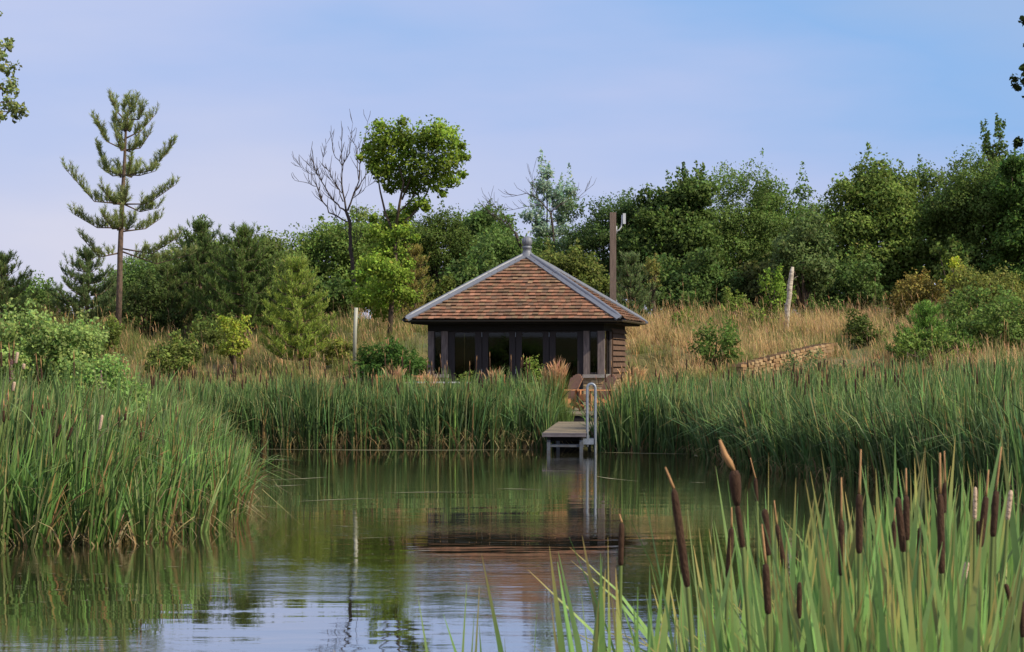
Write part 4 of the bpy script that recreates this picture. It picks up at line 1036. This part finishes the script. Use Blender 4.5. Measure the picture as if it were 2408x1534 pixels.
# white birch stump
Zs = 78; b_ = P(1849, 780, Zs); root = empty('birch_stump', (b_.x, Zs, b_.z)); tag(root, 'leaning broken white birch stem without branches', 'tree stump')
q = lambda a, b, y=0: P(a, b, Zs)-b_+Vector((0, y, 0))
mb = MB(); mb.tube([q(1848, 800), q(1849, 770), q(1852, 745), q(1851, 725), q(1856, 700), q(1857, 675), q(1860, 655), q(1862, 640), q(1864, 628)], [.1, .085, .08, .095, .08, .095, .08, .075, .045], 10)
mb.tube([q(1856, 700), q(1862, 690)], [.04, .03], 6); mb.tube([q(1851, 722), q(1845, 716)], [.04, .03], 6); mb.tube([q(1862, 660), q(1872, 652, .05), q(1876, 650)], [.02, .01, .006], 5)
mb.build('trunk', M['birch'], root, True)
# dry stone retaining wall
def drywall():
    Zw0, Zw1 = 66.5, 72; a = P(1745, 868, Zw0); b = P(1968, 815, Zw1)
    root = empty('stone_wall', (a.x, a.y, 0)); tag(root, 'low curved retaining wall of honey coloured dry stone in the right bank', 'wall')
    r = random.Random(9); mb = MB(); L = (Vector((b.x, b.y))-Vector((a.x, a.y))).length; n = int(L/.2)
    for row in range(12):
        p = r.uniform(-.1, 0)
        while p < L:
            w_ = r.uniform(.14, .34); t = max(0, min(1, (p+w_/2)/L))
            base = a.z*(1-t)+b.z*t-.93+.1*math.sin(t*PI); z0 = base+row*.088; hmax = .75+.0*t
            bow = math.sin(t*PI)*.5
            x = a.x+(b.x-a.x)*t+bow*.4; y = a.y+(b.y-a.y)*t+bow*-.6
            ang = math.atan2(b.y-a.y, b.x-a.x)
            c = r.choice([(.4, .26, .14), (.42, .3, .17), (.32, .2, .1), (.36, .26, .16), (.26, .16, .09)]); bb_ = r.uniform(.75, 1.2); c = tuple(v*bb_ for v in c)
            m = Matrix.Translation((x-a.x, y-a.y, z0+r.uniform(-.01, .01))) @ Matrix.Rotation(ang+r.uniform(-.08, .08), 4, 'Z') @ Matrix.Rotation(r.uniform(-.05, .05), 4, 'Y')
            d_ = r.uniform(-.03, .02)
            mb.box(-w_/2+.006, w_/2-.006, d_, .3, 0, .08, c, m)
            p += w_
    mb.build('stones', M['stone'], root)
drywall()

# ------------------------------------------------------------ tan plume grasses beside the terrace
def plume(label, px, Z, top, n, hw, col=(.5, .3, .16), wd=.012, name='ornamental_grass', green=False):
    x = GX(px, Z); g = max(ghs(x, Z), 0); H = CH+(HY-top)*Z/F-g; root = empty(name, (x, Z, g)); tag(root, label, 'grass clump')
    base = np.concatenate([rng.normal(0, .1, (n, 2)), np.zeros((n, 1))], 1); rad = hw*Z/F
    lean = rng.uniform(0, 1, n)*rad/H; ld = rng.uniform(0, 2*PI, n)
    gcol = (.2, .22, .06) if not green else (.13, .2, .06)
    V, Fq, C = blade_arrays(base, H*rng.uniform(.45, .85, n), np.full(n, wd), lean, ld, rng.uniform(0, .35, n), rng.uniform(-1, 1, n), vary(gcol, n), vary(np.array(gcol)*1.2, n), 4)
    np_mesh('leaves', V, Fq, C, M['grass'], root)
    if not green:
        m_ = n//3; ln = rng.uniform(0, 1, m_)*rad/H; ld = rng.uniform(0, 2*PI, m_); h = H*rng.uniform(.75, 1.05, m_)
        b0 = np.concatenate([rng.normal(0, .08, (m_, 2)), np.zeros((m_, 1))], 1)
        s1 = blade_arrays(b0, h, np.full(m_, .007), ln, ld, np.zeros(m_), rng.uniform(-1, 1, m_), vary((.3, .2, .09), m_), vary(col, m_), 3, 8)
        t_ = b0.copy(); t_[:, 0] += h*ln*np.cos(ld)*.84; t_[:, 1] += h*ln*np.sin(ld)*.84; t_[:, 2] += h*.82
        s2 = blade_arrays(t_, rng.uniform(.18, .32, m_), np.full(m_, .034), ln+.15, ld, rng.uniform(0, .6, m_), rng.uniform(-1, 1, m_), vary(col, m_), vary(np.array(col)*1.25, m_), 4, 1.6)
        V, Fq, C = join_arrays([s1, s2]); np_mesh('plumes', V, Fq, C, M['grass'], root)
plume('tan feathery plumes in front of the glass doors beside the left lounge chair', 1310, 59.0, 842, 260, 24)
plume('short tan grass plumes just left of the feathery ones', 1290, 59.2, 868, 180, 18, (.45, .3, .15))
plume('yellow-green grass tuft at the landward end of the jetty', 1322, 57.9, 905, 420, 20, green=True)
plume('tan plumes in the reeds before the left plinth of the hut', 1005, 60.2, 872, 120, 26, (.5, .32, .17))
plume('tan plumes at the left end of the white table', 930, 60.5, 858, 160, 30, (.5, .32, .17))
plume('thin tan plumes before the middle glass door', 1165, 60.2, 862, 110, 26, (.48, .32, .16))
plume('golden grass plumes right of the right lounge chair', 1475, 60.5, 892, 240, 20, (.55, .36, .17))
plume('golden plumes against the right corner of the hut', 1495, 62.5, 862, 300, 30, (.55, .36, .17))

# ------------------------------------------------------------ cattails
def head_mb(L, r, m, fl=0):
    mb = MB(); n = 7
    pr = [(0, .25), (.04, .8), (.12, 1), (.5, 1.03+fl), (.85, 1+fl*.5), (.96, .8), (1, .25)]
    mb.tube([(0, 0, L*a) for a, b in pr], [r*b for a, b in pr], 10); return mb
def cattail(label, top, bot, r, Z, spike=None, group=None, fluffy=False, leaves=4, name='cattail', lw=.017):
    """near cattail: head between picture points top and bot; stem down to the mud"""
    pt, pb = P(*top, Z), P(*bot, Z)
    ax_ = (pt-pb); L = ax_.length; ax_.normalize()
    gx = pb.x-ax_.x/max(ax_.z, .3)*(pb.z)*.45
    root = empty(name, (gx, Z, 0)); tag(root, label, 'cattail', group); org = Vector((gx, Z, 0))
    up_q = ax_.to_track_quat('Z', 'Y')
    mb = head_mb(L, r, None); o = mb.build('seed_head', M['fluff' if fluffy else 'head'], root, True); o.location = pb-org; o.rotation_mode = 'QUATERNION'; o.rotation_quaternion = up_q
    mb = MB(); a = Vector((0, 0, -.3)); b = pb-org
    mb.tube([a, a.lerp(b, .5)-Vector((b.x*.2, 0, 0)), b, b+ax_*.01], [.0065, .006, .0045, .004], 6); mb.build('stem', M['stem'], root, True)
    if spike:
        ps = P(*spike, Z)-org; s0 = pt-org
        mb = MB(); mb.tube([s0, s0.lerp(ps, .25), s0.lerp(ps, .6), ps], [.003, r*.33, r*.3, .0015], 6); mb.build('spike', M['spike'], root, True)
    if leaves:
        n = leaves; base = np.concatenate([rng.normal(0, .02, (n, 2)), np.full((n, 1), -.2)], 1)
        h = rng.uniform(.85, 1.1, n)*(pt.z+.1)
        V, Fq, C = blade_arrays(base, h, lw*rng.uniform(.7, 1.2, n), rng.uniform(.02, .16, n), rng.uniform(0, 2*PI, n), rng.uniform(0, .15, n), rng.uniform(-.8, .8, n), vary((.1, .15, .05), n, .15), vary((.15, .22, .08), n, .15), 8, 2.6)
        np_mesh('leaves', V, Fq, C, M['nearblade'], root)
    return root
zf = lambda x, y: (1444.3+x*.4002, 984.8+y*.4002)
near = [ # top, bottom, halfwidth zoom px, Z, spike, label
 ((350, 410), (432, 1000), 21, 4.6, (300, 285), 'longest leaning brown cattail, leftmost of the big foreground heads'),
 ((885, 530), (905, 810), 19, 5.0, None, 'short upright brown cattail above another in the middle foreground'),
 ((890, 850), (905, 1155), 19, 4.8, (868, 620), 'low brown cattail directly under a shorter upright one'),
 ((690, 640), (668, 940), 16, 5.6, (690, 520), 'narrow cattail half hidden left of the burst head'),
 ((1335, 590), (1335, 930), 17, 5.3, (1335, 345), 'cattail with broad orange spike in the right foreground'),
 ((1440, 440), (1440, 800), 18, 5.0, (1450, 180), 'straight tall cattail with long pale spike right of the orange spiked one'),
 ((1665, 460), (1700, 790), 18, 5.2, None, 'left head of the crossing pair of cattails'),
 ((1715, 450), (1720, 720), 17, 5.5, (1715, 290), 'right head of the crossing pair of cattails'),
 ((1645, 600), (1640, 770), 13, 5.9, (1650, 520), 'small cattail head tucked left of the crossing pair'),
 ((1795, 640), (1790, 810), 12, 5.9, None, 'slim cattail right of the crossing pair'),
 ((1915, 440), (1925, 920), 19, 4.8, (1915, 200), 'longest upright cattail in the right foreground'),
 ((1945, 375), (1935, 560), 14, 5.3, (1940, 190), 'shorter cattail behind the longest upright one'),
 ((2185, 455), (2150, 760), 18, 5.1, (2200, 300), 'cattail leaning right near the right edge'),
 ((2245, 420), (2225, 700), 17, 5.3, (2275, 165), 'cattail with tall thin spike nearest the right edge pair'),
 ((955, 620), (1005, 890), 13, 6.0, (940, 480), 'thin leaning cattail behind the upright middle one'),
 ((45, 610), (38, 870), 15, 5.6, (30, 560), 'isolated cattail standing farthest left in front of open water'),
 ((1090, 960), (1085, 1180), 14, 5.6, None, 'low dark cattail in the middle of the foreground leaves'),
 ((2300, 970), (2332, 1085), 12, 5.2, None, 'low leaning cattail at the right edge'),
 ((2398, 1070), (2402, 1290), 16, 4.8, None, 'dark cattail cut by the right edge of the picture'),
 ((2100, 960), (2100, 1130), 9, 6.2, None, 'thin dark cattail low among the right leaves'),
 ((2140, 600), (2145, 760), 13, 5.8, None, 'short cattail left of the leaning right hand one'),
 ((2025, 1180), (2025, 1340), 9, 5.4, None, 'thin cattail near the bottom edge on the right'),
 ((830, 350), (838, 490), 10, 7.0, (800, 230), 'small distant cattail above the upright middle one'),
]
for t, b, hw, Z, sp, lab in near:
    cattail(lab, zf(*t), zf(*b), hw*.46*Z/F, Z, zf(*sp) if sp else None)
r0 = cattail('burst cattail with swollen ragged top and orange spike', zf(722, 500), zf(757, 765), 17*.4*4.8/F, 4.8, None)
fl = MB(); a = P(*zf(706, 305), 4.8)-r0.location; b = P(*zf(722, 510), 4.8)-r0.location
fl.tube([b, b.lerp(a, .15), b.lerp(a, .5), b.lerp(a, .85), a], [.006, .0085, .0115, .012, .007], 10); fl.build('ragged_top', M['head'], r0, True)
fl = MB(); c = P(*zf(620, 125), 4.8)-r0.location; m_ = a.lerp(c, .5)+Vector((-.004, 0, .0)); fl.tube([a, a.lerp(m_, .5), m_, c], [.003, .007, .0065, .003], 8); fl.build('spike', M['spike'], r0, True)
for (t, b, hw, Z, lab) in (((2075, 840), (2045, 985), 16, 5.4, 'pale fluffy seed head low in the right foreground'), ((2332, 420), (2310, 600), 14, 5.6, 'pale fluffy seed head beside the right edge'), ((2122, 400), (2118, 600), 12, 5.9, 'thin pale seed head between the right hand cattails')):
    cattail(lab, zf(*t), zf(*b), hw*.4*Z/F, Z, fluffy=True)

# foreground leaf clumps
def fg_clump(n, H, seed):
    base = np.concatenate([rng.normal(0, .045, (n, 2)), np.full((n, 1), -.25)], 1)
    ct = vary((.23, .34, .12), n, .36, .07); cb = vary((.22, .34, .12), n, .25)
    k = rng.random(n) < .025; ct[k] = vary((.42, .26, .08), k.sum(), .2)
    bl = blade_arrays(base, (H+.25)*rng.uniform(.62, 1.06, n), rng.uniform(.024, .052, n), np.abs(rng.normal(.045, .085, n)), rng.uniform(0, 2*PI, n), np.where(rng.random(n) < .12, rng.uniform(.1, .4, n), rng.uniform(0, .06, n)), rng.normal(0, .6, n), cb, ct, 9, 3.6, .4)
    return bl
protos = []
for k in range(8):
    V, Fq, C = fg_clump(11, 1.75, k)
    o = np_mesh('reed_clump', V, Fq, C, M['nearblade']); protos.append(o)
used = 0
def place_clump(x, y, h, label, group):
    global used
    if used < 8: o = protos[used]
    else: o = protos[used % 8].copy(); COL.objects.link(o)
    used += 1
    o.location = (x, y, 0); o.rotation_euler = (0, 0, random.uniform(-.5, .5)+(PI if random.random() < .5 else 0)); s_ = h/1.75; o.scale = (1, 1, s_)
    tag(o, label, 'reeds', group)
G1 = 'leafy reed clumps filling the lower right foreground'
random.seed(21)
for k in range(290):
    Z = random.uniform(4.1, 8.2); px = random.triangular(1560, 2460, 2300); 
    # skyline of the foreground leaves rises to the right
    tp = np.interp(px, [1480, 1600, 1750, 2000, 2200, 2408], [1290, 1215, 1145, 1095, 1070, 1045])+random.uniform(0, 220)
    if Z < 5.9: tp = max(tp, np.interp(px, [1480, 1750, 2408], [1400, 1330, 1270])+random.uniform(0, 110))
    h = CH+(HY-tp)*Z/F
    place_clump(GX(px, Z), Z, h, 'long green reed leaves in the dense lower right foreground', G1)
for k in range(11):
    Z = random.uniform(4.8, 6.5); px = random.uniform(1330, 1570); tp = random.uniform(1270, 1400)
    place_clump(GX(px, Z), Z, CH+(HY-tp)*Z/F, 'loose green reed leaves before open water right of centre', 'loose reed clumps before open water')
def loner(label, xs, Z, n, w_):
    pts = []
    for (x0, y0, x1, y1) in xs:
        a = P(x0, y0, Z); b = P(x1, y1, Z); pts.append((a, b))
    root = empty('reed_shoot', (pts[0][0].x, Z, 0)); tag(root, label, 'reeds')
    mb = MB()
    V = []
    for a, b in pts:
        h = b.z; base = np.array([[a.x-root.location.x, 0, 0]]); V.append(blade_arrays(base, np.array([h]), np.array([w_]), np.array([abs(b.x-a.x)/h]), np.array([0. if b.x > a.x else PI]), np.array([.02]), np.array([.1]), vary((.14, .22, .06), 1), vary((.2, .27, .1), 1), 8, 3))
    v, f, c = join_arrays(V); np_mesh('leaves', v, f, c, M['nearblade'], root)
loner('pair of broad green reed leaves at the bottom centre edge', [(1058, 1640, 1066, 1372), (1092, 1640, 1096, 1380), (1075, 1640, 1085, 1440)], 5.5, 3, .017)
loner('thin short reed leaf at the bottom edge right of centre', [(1225, 1640, 1232, 1440), (1240, 1640, 1215, 1500)], 5.5, 2, .009)

# cattail heads in the other beds
def small_cattail_proto(hh, hr, sp=.16, fluffy=False):
    root = empty('cattail', (0, 0, 0))
    mb = MB(); mb.tube([(0, 0, -1.5), (0, 0, 0)], [.006, .005], 4); mb.build('stem', M['stem'], root)
    mb = MB(); mb.tube([(0, 0, 0), (0, 0, hh*.1), (0, 0, hh*.9), (0, 0, hh)], [hr*.6, hr, hr, hr*.6], 7); mb.build('seed_head', M['fluff' if fluffy else 'head'], root, True)
    if not fluffy: mb = MB(); mb.tube([(0, 0, hh), (0, 0, hh+sp*.5), (0, 0, hh+sp)], [.004, .008, .001], 5); mb.build('spike', M['spike'], root, True)
    return root
zl = lambda x, y: (x*.4279, 689.3+y*.4279)
LC = [((20, 645), (20, 710)), ((45, 612), (44, 700)), ((178, 612), (172, 690)), ((232, 650), (228, 690)), ((262, 602), (262, 642)), ((272, 725), (250, 800)), ((300, 678), (278, 740)), ((336, 722), (310, 792)),
      ((303, 768), (290, 835)), ((348, 770), (343, 835)), ((398, 737), (370, 810)), ((486, 668), (484, 706)), ((468, 700), (463, 742)), ((655, 682), (655, 740)), ((690, 662), (688, 700)), ((755, 710), (755, 762)),
      ((775, 760), (775, 820)), ((622, 922), (590, 970)), ((850, 905), (770, 948)), ((700, 820), (697, 862)), ((540, 800), (530, 822)), ((115, 740), (112, 790)), ((388, 640), (386, 672))]
pr = small_cattail_proto(.2, .014, .2)
pr2 = small_cattail_proto(.2, .02, fluffy=True)
first = True
for k, (t, b) in enumerate(LC):
    Z = random.uniform(27.3, 29.5); a = P(*zl(*t), Z); c = P(*zl(*b), Z)
    o = pr if first else dup(pr, (0, 0, 0)); first = False
    d = a-c; o.location = c; o.rotation_euler = Vector((0, 0, 1)).rotation_difference(d.normalized()).to_euler(); s_ = d.length/.2; o.scale = (1.15, 1.15, s_)
    tag(o, 'brown cattail head in the near left reed bed', 'cattail', 'cattails of the near left reed bed')
first = True
for k, (t, b, lab) in enumerate((((562, 670), (545, 760), 'pale fluffy seed head in the left reeds, lowest of four'), ((97, 325), (86, 388), 'highest pale fluffy seed head at the left edge'), ((80, 488), (70, 540), 'pale fluffy seed head low at the left edge'), ((132, 388), (128, 420), 'small pale fluffy head right of the highest one'))):
    Z = 28; a = P(*zl(*t), Z); c = P(*zl(*b), Z); o = pr2 if first else dup(pr2, (0, 0, 0)); first = False
    d = a-c; o.location = c; o.rotation_euler = Vector((0, 0, 1)).rotation_difference(d.normalized()).to_euler(); o.scale = (.95, .95, d.length/.2); tag(o, lab, 'cattail')
pf = small_cattail_proto(.2, .015, .14); cnt = 0
def far_tail(x, y, z, label, group):
    global cnt
    o = pf if cnt == 0 else dup(pf, (0, 0, 0)); cnt += 1
    o.location = (x, y, z); o.rotation_euler = (random.uniform(-.08, .08), random.uniform(-.1, .1), 0); o.scale = (1.15, 1.15, random.uniform(.85, 1.4)); tag(o, label, 'cattail', group)
random.seed(5)
for k in range(80):
    x = random.uniform(-8.3, .6); y = random.uniform(57.0, 59.2); far_tail(x, y, 1.42+ghs(x, y)*.6+random.uniform(-.1, .22), 'slim brown cattail in the far reeds left of the jetty', 'cattails of the far reed bed left of the jetty')
q_ = 0
while q_ < 95:
    y = random.uniform(35, 61); x = random.uniform(2.2, 13)
    d = float(sdist(x, y))
    if d < .1 or d > 4.5 or abs(x) > y*.219: continue
    q_ += 1; far_tail(x, y, 1.38+ghs(x, y)*.6+random.uniform(-.15, .25), 'slim dark cattail in the broad reeds on the right shore', 'cattails of the right shore reeds')
q_ = 0
while q_ < 22:
    y = random.uniform(34, 56); x = random.uniform(-11, -4); d = float(sdist(x, y))
    if d < .4 or d > 4 or abs(x) > y*.219: continue
    q_ += 1; far_tail(x, y, 1.4+ghs(x, y)*.9+random.uniform(-.1, .2), 'slim brown cattail at the back of the left reed bed', 'cattails at the back of the left reed bed')

# loosestrife spires
def loosestrife(px, py, Z, label, h=.35):
    p = P(px, py, Z); root = empty('loosestrife', (p.x, Z, p.z-h)); tag(root, label, 'flower')
    mb = MB(); mb.tube([(0, 0, -1), (0, 0, h)], [.006, .003], 4); mb.build('stem', M['stem'], root)
    n = 60; t = rng.random(n); pos = np.stack([rng.normal(0, .022, n)*(1.2-t), rng.normal(0, .022, n)*(1.2-t), t*h], 1)
    V, Fq, C = leaf_arrays(pos, rng.normal(0, 1, (n, 3)), np.full(n, .022), vary((.4, .22, .34), n, .2)); np_mesh('flower_spire', V, Fq, C, M['leaf'], root)
for k, (a, b, Z) in enumerate(((28, 842, 30), (17, 925, 29.5), (42, 935, 29.5), (238, 872, 36), (240, 925, 34))):
    loosestrife(a, b, Z, ['purple flower spire beside the highest fluffy seed head at left', 'purple flower spire lowest at the left edge', 'purple flower spire right of the lowest left one', 'upper purple flower spire on the lower grey-green shrub', 'lower purple flower spire before the lower grey-green shrub'][k], .3)
for k in range(16):
    Z = random.uniform(54, 58); loosestrife(random.uniform(2130, 2330), random.uniform(815, 870), Z, 'mauve flower spire above the reeds near the right edge', .42)
    
for o in COL.objects:
    if o.name.startswith('loosestrife') and 'near the right edge' in str(o.get('label', '')): o['group'] = 'mauve flower spires near the right edge'

# floating weed and stems on the water
def floaters():
    mb = MB(); r = random.Random(4)
    def strip(x0, y0, x1, y1, w_):
        a = Vector((x0, y0, .004)); b = Vector((x1, y1, .004)); d = (b-a); n = Vector((-d.y, d.x, 0)).normalized(); k = 9; vs = []
        cur = r.uniform(-.12, .12)*d.length
        for i_ in range(k+1):
            t = i_/k; p = a.lerp(b, t)+n*cur*math.sin(t*PI); ww = w_*math.sin(PI*min(max(t, .05), .95))*r.uniform(.5, 1.2)
            vs += [p-n*ww, p+n*ww]
        mb.add(vs, [(2*i_, 2*i_+1, 2*i_+3, 2*i_+2) for i_ in range(k)])
    S = lambda px, py: ((px-CX)/F*(CH*F/(py-HY)), CH*F/(py-HY))
    for (a, b, c, d, w_) in ((610, 1130, 780, 1122, .05), (620, 1145, 720, 1140, .04), (700, 1180, 900, 1172, .05), (905, 1160, 1100, 1158, .05), (560, 1056, 1265, 1058, .14), (1410, 1064, 1640, 1068, .12), (1640, 1068, 1710, 1080, .05),
                          (590, 1080, 680, 1083, .05), (1400, 1120, 1500, 1132, .04), (600, 1190, 660, 1195, .02), (780, 1236, 850, 1239, .012), (800, 1268, 960, 1262, .012), (480, 1358, 560, 1361, .01), (1150, 1150, 1280, 1152, .04), (1620, 1135, 1660, 1136, .03)):
        x0, y0 = S(a, b); x1, y1 = S(c, d); strip(x0, y0, x1, y1, w_)
    for _ in range(520):
        py = r.uniform(1056, 1420); px = r.uniform(560, 1700) if py < 1230 else r.uniform(20, 1000)
        x, y = S(px, py)
        if sdist(x, y) > -.1: continue
        l = r.uniform(.03, .16); strip(x, y, x+l*r.uniform(-1, 1), y+l*.4*r.uniform(-1, 1), r.uniform(.004, .012))
    o = mb.build('floating_weed', M['weed']); tag(o, 'thin pale lines and flecks of weed floating on the pond', 'pondweed', kind='stuff')
floaters()
print('objects', len(scene.objects), 'verts', sum(len(m.vertices) for m in bpy.data.meshes))
